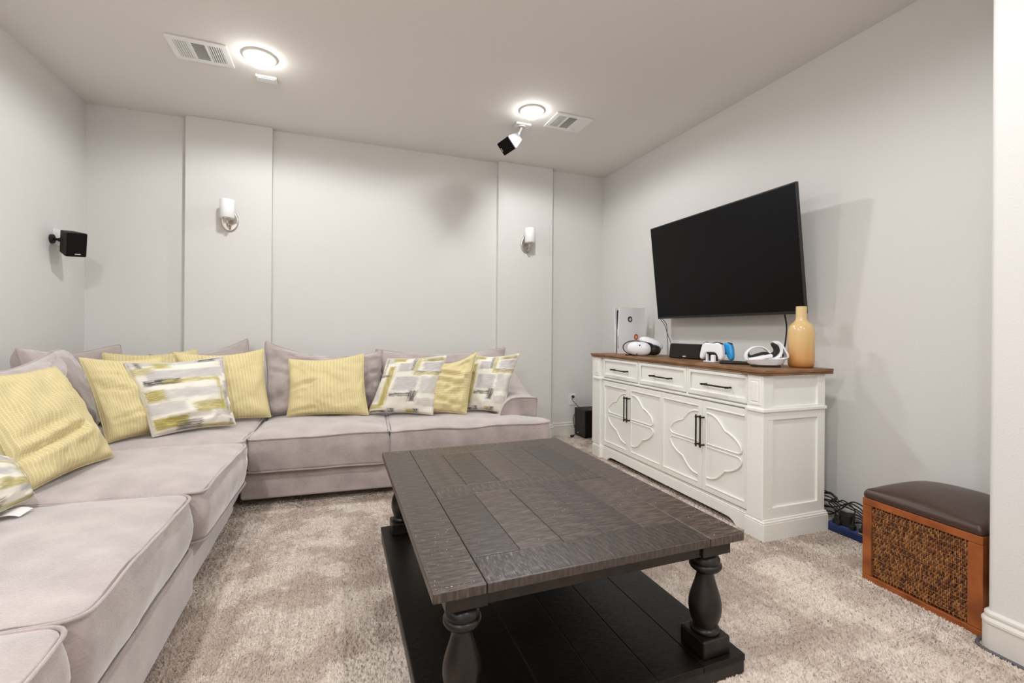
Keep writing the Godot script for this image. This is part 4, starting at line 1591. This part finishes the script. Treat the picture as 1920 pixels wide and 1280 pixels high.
# a round sticker with a small pale flame-like shape on it
func badge(parent: Node, c: Vector3, rx: float, ry: float, ring: Material, ink: Material) -> void:
	var oval := PackedVector2Array()
	var inner := PackedVector2Array()
	for k in 28:
		var a := TAU * k / 28
		oval.append(Vector2(cos(a) * rx, sin(a) * ry))
	for q in [Vector2(0.05, 0.7), Vector2(0.3, 0.3), Vector2(0.6, 0.32), Vector2(0.52, -0.3), Vector2(0.1, -0.68), Vector2(-0.4, -0.52), Vector2(-0.58, 0.1), Vector2(-0.2, 0.22)]:
		inner.append(Vector2(q.x * rx, q.y * ry))
	var m := MB.new()
	m.x = Transform3D(Basis(), c)
	m.prism(oval, 0.0018, 0.0006, 1)
	part("sticker", m, ring, parent)
	m = MB.new()
	m.x = Transform3D(Basis(), c + Vector3(0, 0, 0.0012))
	m.prism(inner, 0.0012, 0.0003, 1)
	part("sticker_mark", m, ink, parent)


func headset(Y: float) -> void:
	# local x to the viewer's right, z towards the viewer
	var t := thing("vr_headset", "white and black virtual reality headset lying in front of the game console", "headset", Vector3(2.268, Y, 1.235), -0.60)
	var m := MB.new()
	var X := Transform3D(Basis(Vector3.UP, -0.25) * Basis(Vector3.FORWARD, 0.06), Vector3(-0.022, 0.058, 0.02))
	m.x = X
	m.ellipsoid(Vector3.ZERO, Vector3(0.094, 0.056, 0.05), 0.86, 18, 32)
	var v := part("visor", m, M.white_gloss, t)
	for q in [Vector3(0.012, 0.029, 0.046), Vector3(-0.008, -0.042, 0.039)]:
		m = MB.new()
		m.x = X
		m.ellipsoid(q, Vector3(0.006, 0.006, 0.006), 1.0, 6, 10)
		part("camera_lens", m, M.black_gloss, v)
	# black light shield behind the visor
	m = MB.new()
	m.x = Transform3D(X.basis, X.origin + X.basis * Vector3(0.018, 0.002, -0.045))
	m.ellipsoid(Vector3.ZERO, Vector3(0.100, 0.055, 0.075), 0.85, 14, 28)
	m.ellipsoid(Vector3(0.075, -0.006, -0.02), Vector3(0.06, 0.042, 0.07), 0.8, 12, 20)
	part("light_shield", m, M.black, t)
	m = MB.new()
	var loop := []
	for k in 24:
		var a := TAU * k / 24
		loop.append(X * Vector3(-0.03 + cos(a) * 0.104, sin(a) * 0.058 + 0.001, -0.02))
	m.tube(smooth(loop, 2, true), 0.004, 8, true)
	part("shield_edge", m, M.black, t)
	# the padded headband, a broad white dome behind and above
	m = MB.new()
	m.x = Transform3D(Basis(Vector3.BACK, -0.36) * Basis(Vector3.RIGHT, -0.15), Vector3(0.072, 0.098, -0.06))
	m.ellipsoid(Vector3.ZERO, Vector3(0.098, 0.042, 0.06), 0.9, 16, 28)
	part("headband", m, M.white_gloss, t)
	m = MB.new()
	m.tube(smooth([Vector3(-0.1, 0.006, 0.0), Vector3(-0.125, 0.004, -0.02), Vector3(-0.1, 0.004, -0.045), Vector3(-0.06, 0.005, -0.06)], 6), 0.004, 8)
	part("headset_cable", m, M.cord, t)


func gamepad(label: String, mat: Material, at: Vector3, turn: float) -> void:
	var t := thing("gamepad", label, "gamepad", at, turn, "gamepads on the charging stand")
	t.rotation.x = -0.12
	var half := [Vector2(0.0, 0.026), Vector2(0.03, 0.03), Vector2(0.052, 0.03), Vector2(0.07, 0.018), Vector2(0.08, -0.012), Vector2(0.085, -0.048), Vector2(0.082, -0.072), Vector2(0.069, -0.08), Vector2(0.055, -0.07), Vector2(0.043, -0.048), Vector2(0.03, -0.038), Vector2(0.0, -0.036)]
	var pts := half.duplicate()
	for k in range(half.size() - 2, 0, -1):
		pts.append(Vector2(-half[k].x, half[k].y))
	var m := MB.new()
	m.x = Transform3D(Basis(), Vector3(0, 0, -0.02))
	m.prism(smooth2(pts, 3), 0.04, 0.013, 5, true)
	part("shell", m, mat, t)
	for s in [-1.0, 1.0]:
		m = MB.new()
		m.x = Transform3D(Basis(Vector3.BACK, -0.25 * s), Vector3(0.052 * s, 0.026, 0.0))
		m.rbox(Vector3.ZERO, Vector3(0.03, 0.014, 0.026), 0.006, 3)
		part("trigger", m, M.black, t)
		m = MB.new()
		m.x = Transform3D(Basis(Vector3.RIGHT, PI / 2), Vector3(0.026 * s, -0.012, -0.024))
		m.lathe([Vector2(0, -0.014), Vector2(0.011, -0.012), Vector2(0.012, -0.008), Vector2(0.007, -0.004), Vector2(0.007, 0.01)], 16)
		part("thumbstick", m, M.black, t)
	m = MB.new()
	m.box(Vector3(-0.03, -0.044, -0.006), Vector3(0.03, -0.03, 0.0195), 0.005, 2)
	part("centre_panel", m, M.black, t)


func controller_dock(Y: float) -> void:
	var X := Transform3D(Basis(Vector3.UP, -0.60), Vector3(2.275, Y, 2.355))
	var t := thing("controller_dock", "white boat-shaped charging dock with black base beside the vase", "dock", X.origin, -0.60)
	var m := MB.new()
	m.box(Vector3(-0.07, 0.0, -0.035), Vector3(0.07, 0.014, 0.035), 0.004, 2)
	part("dock_base", m, M.black, t)
	m = MB.new()
	var rings := []
	for k in 9:
		var f := k / 8.0
		var w := lerpf(0.078, 0.106, pow(f, 0.6))
		var row := []
		for b in 40:
			var a := TAU * b / 40
			row.append(Vector3(signf(cos(a)) * pow(absf(cos(a)), 0.7) * w, 0.012 + 0.033 * f + 0.006 * cos(a) * f, sin(a) * lerpf(0.04, 0.056, f)))
		rings.append(row)
	m.loft(rings)
	part("dock_tray", m, M.white_gloss, t)

	# two ring-shaped motion controllers resting in it
	var g := "ring-shaped motion controllers in the charging dock"
	t = thing("motion_controller", "white ring motion controller whose open arch stands up, further from the vase", "game controller", X.origin, -0.60, g)
	var arch := []
	for k in 25:
		var a := lerpf(-0.35, PI + 0.25, k / 24.0)
		var c := Vector3(-0.038 - cos(a) * 0.064, 0.056 + sin(a) * 0.058, -0.004)
		var rad := Vector3(-cos(a), sin(a), 0)
		var thick := lerpf(0.011, 0.0055, sin(clampf(a, 0, PI)))
		var row := []
		for b in 12:
			var q := TAU * b / 12
			row.append(c + rad * cos(q) * thick + Vector3(0, 0, 1) * sin(q) * 0.02)
		arch.append(row)
	m = MB.new()
	m.loft(arch)
	m.x = Transform3D(Basis(Vector3.BACK, 0.22), Vector3(-0.03, 0.052, 0.012))
	m.rbox(Vector3.ZERO, Vector3(0.125, 0.022, 0.05), 0.0105, 4)
	part("ring", m, M.white_gloss, t)
	m = MB.new()
	m.tube(smooth([Vector3(-0.092, 0.085, -0.003), Vector3(-0.090, 0.066, 0.0), Vector3(-0.075, 0.058, 0.004), Vector3(-0.045, 0.068, 0.006), Vector3(-0.01, 0.078, 0.006), Vector3(0.02, 0.072, 0.006)], 6), 0.010, 10, false, 0.8)
	part("handgrip", m, M.black, t)

	t = thing("motion_controller", "solid curved white motion controller with black cup, standing next to the vase", "game controller", X.origin, -0.60, g)
	var pts := [Vector2(0.0, 0.046), Vector2(0.03, 0.052), Vector2(0.055, 0.066), Vector2(0.068, 0.09), Vector2(0.062, 0.118), Vector2(0.04, 0.134), Vector2(0.033, 0.145), Vector2(0.06, 0.148), Vector2(0.082, 0.132), Vector2(0.102, 0.1), Vector2(0.116, 0.07), Vector2(0.108, 0.046), Vector2(0.05, 0.036)]
	m = MB.new()
	m.x = Transform3D(Basis(), Vector3(0, 0, -0.026))
	m.prism(smooth2(pts, 4), 0.052, 0.014, 4, true)
	part("ring", m, M.white_gloss, t)
	m = MB.new()
	var cup := [Vector2(0.002, 0.052), Vector2(0.03, 0.055), Vector2(0.056, 0.068), Vector2(0.069, 0.092), Vector2(0.06, 0.122), Vector2(0.034, 0.136), Vector2(0.03, 0.124), Vector2(0.043, 0.1), Vector2(0.04, 0.084), Vector2(0.02, 0.078), Vector2(-0.004, 0.072)]
	m.x = Transform3D(Basis(), Vector3(0, 0, -0.017))
	m.prism(smooth2(cup, 4), 0.036, 0.006, 3, true)
	part("handgrip", m, M.black, t)


# ------------------------------------------------------------------ storage bench

func make_ottoman() -> void:
	# local x runs along the front (towards the viewer), z into the bench, away from the room
	var t := thing("storage_bench", "storage bench with woven rattan front, orange-brown frame and brown leather seat", "bench", Vector3(2.188, 0, 2.9275), -PI / 2 - 0.0)
	t.rotation.y = 0
	var X := Transform3D(Basis(Vector3(-0.06, 0, 1).normalized(), Vector3.UP, Vector3(-1, 0, -0.06).normalized()), Vector3.ZERO)
	# here z points out of the front, so the bench lies at negative z
	var w := 0.418
	var d := 0.41
	var h := 0.362
	var m := MB.new()
	var rail := func(called: String, a: Vector3, b: Vector3) -> void:
		var q := MB.new()
		q.x = X
		q.box(a, b, 0.003, 2)
		part(called, q, M.stain, t)
	rail.call("stile", Vector3(0, 0.026, -0.02), Vector3(0.037, 0.331, 0))
	rail.call("stile", Vector3(w - 0.045, 0.026, -0.02), Vector3(w, 0.331, 0))
	rail.call("rail", Vector3(0, 0.332, -0.022), Vector3(w, h, 0.001))
	rail.call("rail", Vector3(0, 0.0, -0.022), Vector3(w, 0.025, 0.001))
	rail.call("side_panel", Vector3(w - 0.02, 0.0, -d), Vector3(w - 0.0015, h, -0.021))
	rail.call("side_panel", Vector3(0.0015, 0.0, -d), Vector3(0.02, h, -0.021))
	rail.call("back_panel", Vector3(0.02, 0.0, -d), Vector3(w - 0.02, h, -d + 0.018))
	m.x = X
	m.box(Vector3(0.02, 0.02, -0.02), Vector3(w - 0.02, 0.34, -0.015), 0.001)
	part("panel_backing", m, M.weave_back, t)
	# woven panel: upright flat strands, each row shifted by half a strand, over thin level cords
	var cols := 56
	var rows := 18
	var x0 := 0.037
	var x1 := w - 0.045
	var y0 := 0.026
	var y1 := 0.332
	var pick := []
	for k in rows * cols:
		pick.append(rng.randi() % 4)
	for k in 4:
		m = MB.new()
		m.x = X
		for r in rows:
			for c in cols:
				if pick[r * cols + c] != k:
					continue
				var cx := lerpf(x0, x1, (c + 0.5 + 0.06 * rng.randfn()) / cols)
				var half := (y1 - y0) / rows * 0.56
				var cy := lerpf(y0, y1, (r + 0.5 + (0.5 if c % 2 else 0.0)) / rows)
				if cy + half > y1 + 0.004:
					continue
				var lean := 0.0005 * rng.randfn()
				m.tube([Vector3(cx + lean, cy - half, -0.0125), Vector3(cx, cy - half * 0.45, -0.0075 + 0.001 * rng.randfn()), Vector3(cx, cy + half * 0.45, -0.0075 + 0.001 * rng.randfn()), Vector3(cx - lean, cy + half, -0.0125)], 0.0027 + 0.0005 * rng.randf(), 6)
		var o := part("woven_strands", m, M["weave_%d" % k], t)
		o.set_meta("kind", "stuff")
	m = MB.new()
	m.x = X
	for r in 13:
		var yy := lerpf(y0, y1, (r + 0.5) / 13)
		var pts := []
		for c in 25:
			pts.append(Vector3(lerpf(x0, x1, c / 24.0), yy + 0.0012 * rng.randfn(), -0.0068 + 0.0022 * (c % 2)))
		m.tube(pts, 0.0011, 5)
	var cords := part("woven_cords", m, M.weave_3, t)
	cords.set_meta("kind", "stuff")
	# padded seat
	var outline := plan([[0.0, 0.002, 0.018], [w, 0.002, 0.018], [w, -d, 0.018], [0.0, -d, 0.018]], 0.02)
	var rings := []
	var ctr := Vector2(w / 2, -d / 2)
	for g in [[0.5, h + 0.001], [0.985, h + 0.001], [1.0, h + 0.005], [1.004, h + 0.013], [1.0, h + 0.021], [0.985, h + 0.029], [0.955, h + 0.037], [0.9, h + 0.046], [0.82, h + 0.055], [0.7, h + 0.064], [0.55, h + 0.071], [0.4, h + 0.076], [0.2, h + 0.079], [0.03, h + 0.0795]]:
		var row := []
		for p in outline:
			var q: Vector2 = ctr + (p - ctr) * g[0]
			var yy: float = g[1]
			if g[0] < 0.96 and yy > h + 0.03:
				var aa := (q.x - ctr.x) / (w / 2 * 0.956)
				var bb := (q.y - ctr.y) / (d / 2 * 0.956)
				yy = h + 0.037 + 0.047 * pow(maxf(0.0, (1.0 - aa * aa) * (1.0 - bb * bb)), 0.62)
			row.append(Vector3(q.x, yy, q.y))
		rings.append(row)
	m = MB.new()
	m.x = X
	m.loft(rings, true, true)
	part("seat_pad", m, M.leather, t)


# ------------------------------------------------------------------ things on the walls and the ceiling

func satellite(called: String, label: String, front: Vector3, b: Basis, mount: Vector3, up: Vector3, pale: bool) -> void:
	var t := thing(called, label, "speaker", Vector3.ZERO, 0.0, "small satellite speakers")
	var w := 0.109
	var h := 0.157
	var d := 0.109
	var X := Transform3D(b, front)
	var m := MB.new()
	m.x = X
	# a body that narrows towards the back
	var rings := []
	for g in [[0.0, 0.97], [0.004, 1.0], [0.02, 1.0], [0.105, 0.66], [0.109, 0.62]]:
		var row := []
		for q in plan([[-w / 2 * g[1], -h / 2 * lerpf(1.0, 0.9, g[0] / d), 0.006], [w / 2 * g[1], -h / 2 * lerpf(1.0, 0.9, g[0] / d), 0.006], [w / 2 * g[1], h / 2 * lerpf(1.0, 0.92, g[0] / d), 0.006], [-w / 2 * g[1], h / 2 * lerpf(1.0, 0.92, g[0] / d), 0.006]], 0.2):
			row.append(Vector3(q.x, q.y, -g[0]))
		rings.append(row)
	m.loft(rings)
	part("speaker_body", m, M.speaker_lit_body if pale else M.speaker, t)
	m = MB.new()
	m.x = X
	m.rbox(Vector3(0, 0, 0.003), Vector3(w - 0.004, h - 0.004, 0.01), 0.004, 3)
	part("grille", m, M.speaker_cloth, t)
	m = MB.new()
	m.x = X
	m.rbox(Vector3(0.004, -h / 2 + 0.018, 0.0085), Vector3(0.031, 0.006, 0.0016), 0.0005)
	part("badge", m, M.silver, t)
	m = MB.new()
	var back := X * Vector3(0, 0, -d)
	var mid := (back + X.basis * Vector3(0, 0, -0.03)).lerp(mount, 0.35)
	m.tube(smooth([back + X.basis.z * 0.004, mid, mount], 6), 0.0085, 10)
	m.ellipsoid(mid, Vector3.ONE * 0.014, 1.0, 8, 12)
	m.tube([mount - up * 0.0, mount - up * 0.012], 0.03, 20)
	part("bracket", m, M.silver if pale else M.black, t)


func make_wall_things() -> void:
	# satellite speakers
	satellite("satellite_speaker", "black satellite speaker on the left wall bracket", Vector3(-1.604, 1.627, 0.453), basis_of(Vector3(0.654, 0.105, -0.749), Vector3(0.143, 0.955, 0.259)), Vector3(XL + 0.012, 1.662, 0.425), Vector3(1, 0, 0), false)
	satellite("satellite_speaker", "black satellite speaker tilted down from the ceiling plate, lamplight painted into its paler body", Vector3(1.2435, 2.5537, 0.855), basis_of(Vector3(0.659, -0.743, -0.118), Vector3(0.24, 0.059, 0.969)), Vector3(1.368, H - 0.024, 0.868), Vector3(0, -1, 0), true)
	# mounting plates
	var plates := "white rectangular mounting plates"
	var m := MB.new()
	m.rbox(Vector3(1.372, H - 0.007, 0.872), Vector3(0.125, 0.014, 0.072), 0.004, 2)
	tag(part("mounting_plate", m, M.white_plastic), "white ceiling plate that the tilted speaker hangs from", "plate", plates)
	m = MB.new()
	m.rbox(Vector3(-0.450, H - 0.007, 0.873), Vector3(0.125, 0.014, 0.072), 0.004, 2)
	m.rbox(Vector3(-0.450, H - 0.015, 0.873), Vector3(0.1, 0.004, 0.05), 0.002, 2)
	tag(part("mounting_plate", m, M.white_plastic), "empty white ceiling plate in front of the left ceiling light", "plate", plates)
	m = MB.new()
	m.rbox(Vector3(XL + 0.004, 1.682, 0.352), Vector3(0.008, 0.108, 0.115), 0.003, 2)
	tag(part("mounting_plate", m, M.white_plastic), "white wall plate behind the left wall speaker", "plate", plates)

	# ceiling vents: frame, three louvred fields
	vent(Vector3(-0.773, H, 1.06), 0.305, 0.242, "long white ceiling vent left of the first light, with a broad grey middle grid")
	vent(Vector3(1.694, H, 1.043), 0.312, 0.252, "white ceiling vent by the television wall, right of the ceiling speaker")

	# sconces
	sconce(Vector3(-0.812, 0, PIL), "white glass wall sconce on the left pilaster")
	sconce(Vector3(1.752, 0, PIL), "white glass wall sconce on the right pilaster")

	# outlet with a plug in it
	var t := thing("wall_outlet", "white wall outlet above the subwoofer with a black plug", "outlet", Vector3(2.312, 0.367, 0))
	m = MB.new()
	m.rbox(Vector3(0, 0, 0.003), Vector3(0.076, 0.122, 0.006), 0.003, 2)
	part("cover_plate", m, M.white_plastic, t)
	for y in [-0.028, 0.028]:
		m = MB.new()
		m.rbox(Vector3(0, y, 0.006), Vector3(0.036, 0.034, 0.004), 0.002, 2)
		part("socket", m, M.white_gloss, t)


func vent(at: Vector3, w: float, d: float, label: String) -> void:
	var t := thing("ceiling_vent", label, "vent", at, 0.0, "ceiling air vents")
	var m := MB.new()
	var b := 0.032
	var f := [[-w / 2, -d / 2, w / 2, -d / 2 + b], [-w / 2, d / 2 - b, w / 2, d / 2], [-w / 2, -d / 2 + b, -w / 2 + b, d / 2 - b], [w / 2 - b, -d / 2 + b, w / 2, d / 2 - b]]
	var x1 := -w / 2 + b + 0.078
	var x2 := w / 2 - b - 0.078
	f.append([x1 - 0.006, -d / 2 + b, x1 + 0.008, d / 2 - b])
	f.append([x2 - 0.008, -d / 2 + b, x2 + 0.006, d / 2 - b])
	for q in f:
		m.box(Vector3(q[0], -0.009, q[1]), Vector3(q[2], -0.001, q[3]), 0.001, 1)
	part("vent_frame", m, M.vent, t)
	m = MB.new()
	m.box(Vector3(-w / 2 + 0.01, -0.0025, -d / 2 + 0.01), Vector3(w / 2 - 0.01, -0.0008, d / 2 - 0.01), 0.0005)
	part("duct_opening", m, M.vent_dark, t)
	for e in [[-w / 2 + b, x1 - 0.006, 1.0], [x2 + 0.006, w / 2 - b, -1.0]]:
		m = MB.new()
		for k in 6:
			var x := lerpf(e[0], e[1], (k + 0.5) / 6)
			m.x = Transform3D(Basis(Vector3.BACK, 0.5 * e[2]), Vector3(x, -0.0065, 0))
			m.rbox(Vector3.ZERO, Vector3(0.0085, 0.0022, d - 2 * b), 0.0008)
		var o := part("louvers", m, M.vent, t)
		o.set_meta("kind", "stuff")
	m = MB.new()
	for k in 16:
		var z := lerpf(-d / 2 + b, d / 2 - b, (k + 0.5) / 16)
		m.x = Transform3D(Basis(Vector3.RIGHT, 0.6), Vector3((x1 + x2) / 2, -0.006, z))
		m.rbox(Vector3.ZERO, Vector3(x2 - x1 - 0.014, 0.0016, 0.0095), 0.0007)
	var o2 := part("louvers", m, M.vent, t)
	o2.set_meta("kind", "stuff")


func sconce(at: Vector3, label: String) -> void:
	var t := thing("wall_sconce", label, "sconce", at, 0.0, "wall sconces on the pilasters")
	var m := MB.new()
	var oval := PackedVector2Array()
	for k in 36:
		var a := TAU * k / 36
		oval.append(Vector2(cos(a) * 0.062, 1.945 + sin(a) * 0.088))
	m.prism(oval, 0.016, 0.01, 4)
	part("backplate", m, M.nickel, t)
	m = MB.new()
	m.tube(smooth([Vector3(0, 1.9, 0.012), Vector3(0, 1.885, 0.04), Vector3(0, 1.886, 0.072), Vector3(0, 1.905, 0.092), Vector3(0, 1.935, 0.096)], 8), 0.0075, 12)
	m.x = Transform3D(Basis(), Vector3(0, 0, 0.096))
	m.lathe([Vector2(0, 1.924), Vector2(0.012, 1.924), Vector2(0.014, 1.932), Vector2(0.034, 1.938), Vector2(0.036, 1.946), Vector2(0, 1.948)], 24)
	part("arm", m, M.nickel, t)
	m = MB.new()
	m.x = Transform3D(Basis(), Vector3(0, 0, 0.096))
	m.lathe([Vector2(0, 1.946), Vector2(0.046, 1.946), Vector2(0.0505, 1.950), Vector2(0.0505, 2.086), Vector2(0.049, 2.089), Vector2(0.0465, 2.086), Vector2(0.0465, 1.954), Vector2(0, 1.952)], 36)
	part("lamp_shade", m, M.opal, t)


# ------------------------------------------------------------------ things on the floor

func make_floor_things() -> void:
	# subwoofer in the back corner
	var t := thing("subwoofer", "dark brown box subwoofer in the back corner beside the sideboard", "speaker", Vector3(2.333, 0, 0.02))
	var m := MB.new()
	m.box(Vector3(0, 0.008, 0.0), Vector3(0.27, 0.284, 0.212), 0.004, 2)
	part("cabinet_box", m, M.sub, t)
	m = MB.new()
	m.box(Vector3(0.008, 0.014, 0.2), Vector3(0.262, 0.276, 0.221), 0.006, 2)
	part("grille", m, M.speaker_cloth, t)
	m = MB.new()
	m.rbox(Vector3(-0.001, 0.035, 0.075), Vector3(0.002, 0.008, 0.02), 0.0006)
	part("badge", m, M.silver, t)
	for fx in [0.02, 0.25]:
		for fz in [0.02, 0.19]:
			m = MB.new()
			m.x = Transform3D(Basis(), Vector3(fx, 0, fz))
			m.lathe([Vector2(0, 0), Vector2(0.012, 0), Vector2(0.014, 0.009), Vector2(0, 0.009)], 10)
			part("foot", m, M.black, t)
	# its power cord from the outlet
	t = thing("subwoofer_cable", "black power cord from the wall outlet looping over the subwoofer", "cord", Vector3.ZERO)
	m = MB.new()
	m.x = Transform3D(Basis(Vector3.RIGHT, PI / 2), Vector3(2.315, 0.395, 0.0085))
	m.lathe([Vector2(0, 0), Vector2(0.014, 0), Vector2(0.014, 0.014), Vector2(0.009, 0.022), Vector2(0, 0.024)], 16)
	part("plug", m, M.black, t)
	m = MB.new()
	m.tube(smooth([Vector3(2.315, 0.395, 0.03), Vector3(2.292, 0.385, 0.04), Vector3(2.292, 0.365, 0.045), Vector3(2.32, 0.33, 0.06), Vector3(2.345, 0.296, 0.085), Vector3(2.36, 0.291, 0.16), Vector3(2.37, 0.288, 0.225), Vector3(2.395, 0.235, 0.229), Vector3(2.425, 0.18, 0.229), Vector3(2.47, 0.165, 0.229), Vector3(2.55, 0.18, 0.229)], 6), 0.0035, 8)
	part("cord", m, plain(rgb8(52, 47, 44), 0.5), t)
	# a loose cord with its plug on the carpet
	t = thing("loose_cable", "loose black cord with plug lying on the carpet left of the subwoofer", "cord", Vector3.ZERO)
	m = MB.new()
	m.tube(smooth([Vector3(2.34, 0.21, 0.008), Vector3(2.315, 0.19, 0.03), Vector3(2.305, 0.14, 0.045), Vector3(2.315, 0.09, 0.05), Vector3(2.322, 0.05, 0.06), Vector3(2.31, 0.02, 0.08), Vector3(2.28, 0.009, 0.10), Vector3(2.26, 0.009, 0.115)], 6), 0.0035, 8)
	part("cord", m, M.cord, t)
	m = MB.new()
	m.x = Transform3D(Basis(Vector3.UP, 0.6), Vector3(2.245, 0.011, 0.128))
	m.rbox(Vector3.ZERO, Vector3(0.04, 0.02, 0.024), 0.005, 2)
	part("plug", m, M.black, t)

	# power strip and its tangle between the sideboard and the bench
	t = thing("power_strip", "blue power strip on the carpet between sideboard and bench", "power strip", Vector3(2.568, 0, 2.665), 0.0)
	m = MB.new()
	m.rbox(Vector3(0, 0.024, 0), Vector3(0.07, 0.040, 0.29), 0.007, 3)
	part("strip_body", m, M.navy, t)
	m = MB.new()
	m.rbox(Vector3(0, 0.0442, 0), Vector3(0.05, 0.003, 0.27), 0.001)
	part("outlet_face", m, plain(rgb8(70, 84, 140), 0.5), t)
	m = MB.new()
	m.rbox(Vector3(-0.018, 0.0462, 0.035), Vector3(0.014, 0.0012, 0.022), 0.0004)
	part("yellow_label", m, plain(rgb8(225, 200, 70), 0.5), t)
	m = MB.new()
	m.rbox(Vector3(-0.018, 0.0462, 0.068), Vector3(0.014, 0.0012, 0.03), 0.0004)
	part("red_label", m, plain(rgb8(205, 70, 60), 0.5), t)
	t = thing("power_adapter", "black block power adapter plugged into the blue power strip", "adapter", Vector3(2.585, 0.0455, 2.605), 0.1)
	m = MB.new()
	m.rbox(Vector3(0.0, 0.032, 0), Vector3(0.05, 0.064, 0.06), 0.007, 2)
	part("adapter_body", m, M.black, t)
	var ends := [[2.570, 2.562, 0.085, 0.16, 2.50], [2.560, 2.585, 0.10, 0.17, 2.49], [2.565, 2.655, 0.115, 0.15, 2.48], [2.57, 2.70, 0.11, 0.125, 2.47], [2.575, 2.72, 0.12, 0.105, 2.48]]
	for k in ends.size():
		var e: Array = ends[k]
		t = thing("plugged_cable", ["black cord plugged into the blue power strip nearest the sideboard", "thick black cord rising from the power strip beside the adapter", "black cord arching from the middle of the power strip", "black cord plugged in beside the red label of the power strip", "black cord arching highest at the bench end of the power strip"][k], "cord", Vector3.ZERO, 0.0, "black cords of the power strip")
		m = MB.new()
		m.x = Transform3D(Basis(), Vector3(e[0] - 0.008, 0.0455, e[1]))
		m.rbox(Vector3(0, 0.013, 0), Vector3(0.026, 0.026, 0.026), 0.006, 2)
		m.lathe([Vector2(0.008, 0.024), Vector2(0.005, 0.045), Vector2(0, 0.046)], 10)
		part("plug", m, M.black, t)
		m = MB.new()
		var x := 2.56 + 0.008 * k
		m.tube(smooth([Vector3(e[0] - 0.008, 0.088, e[1]), Vector3(x, e[2] + 0.035, e[1] - 0.005), Vector3(x + 0.02, e[2] + 0.055, e[1] - 0.05 - 0.012 * k), Vector3(x + 0.03, e[3], 2.545), Vector3(2.60 + 0.006 * k, e[3] + 0.03 - 0.02 * k, e[4]), Vector3(2.61 + 0.005 * k, e[3] - 0.03, 2.40)], 6), 0.0042 if k == 1 else 0.0035, 8)
		part("cord", m, M.cord, t)
	for k in 5:
		m = MB.new()
		var y := 0.20 - 0.032 * k
		m.tube(smooth([Vector3(2.58 + 0.01 * k, y - 0.02, 2.38), Vector3(2.572 + 0.015 * k, y, 2.50), Vector3(2.588 + 0.012 * k, y - 0.035 + 0.01 * (k % 2), 2.56), Vector3(2.615, y - 0.06 + 0.016 * k, 2.63 + 0.012 * k), Vector3(2.63, maxf(0.012, y - 0.10), 2.70 + 0.02 * k), Vector3(2.64, 0.010, 2.80)], 6), 0.0032, 8)
		tag(part("tangled_cable", m, M.cord), ["topmost black cord of the tangle behind the sideboard corner", "second black cord of the tangle behind the sideboard corner", "middle black cord of the tangle behind the sideboard corner", "low black cord of the tangle, sagging to the baseboard", "lowest black cord of the tangle, close to the carpet"][k], "cord", "tangled cords behind the sideboard")

	# a grey cable that follows the foot of the projecting wall
	m = MB.new()
	var path := [Vector3(2.26, 0.006, 3.346), Vector3(2.16, 0.006, 3.345)]
	for k in 7:
		var a := PI / 2 * k / 6
		path.append(Vector3(2.135 - 0.046 * sin(a), 0.006, 3.396 - 0.05 * cos(a)))
	path.append(Vector3(2.088, 0.006, 3.7))
	path.append(Vector3(2.088, 0.006, 5.2))
	m.tube(path, 0.006, 8)
	tag(part("floor_cable", m, plain(rgb8(92, 88, 92), 0.6)), "grey cable lying round the foot of the projecting wall corner", "cable")
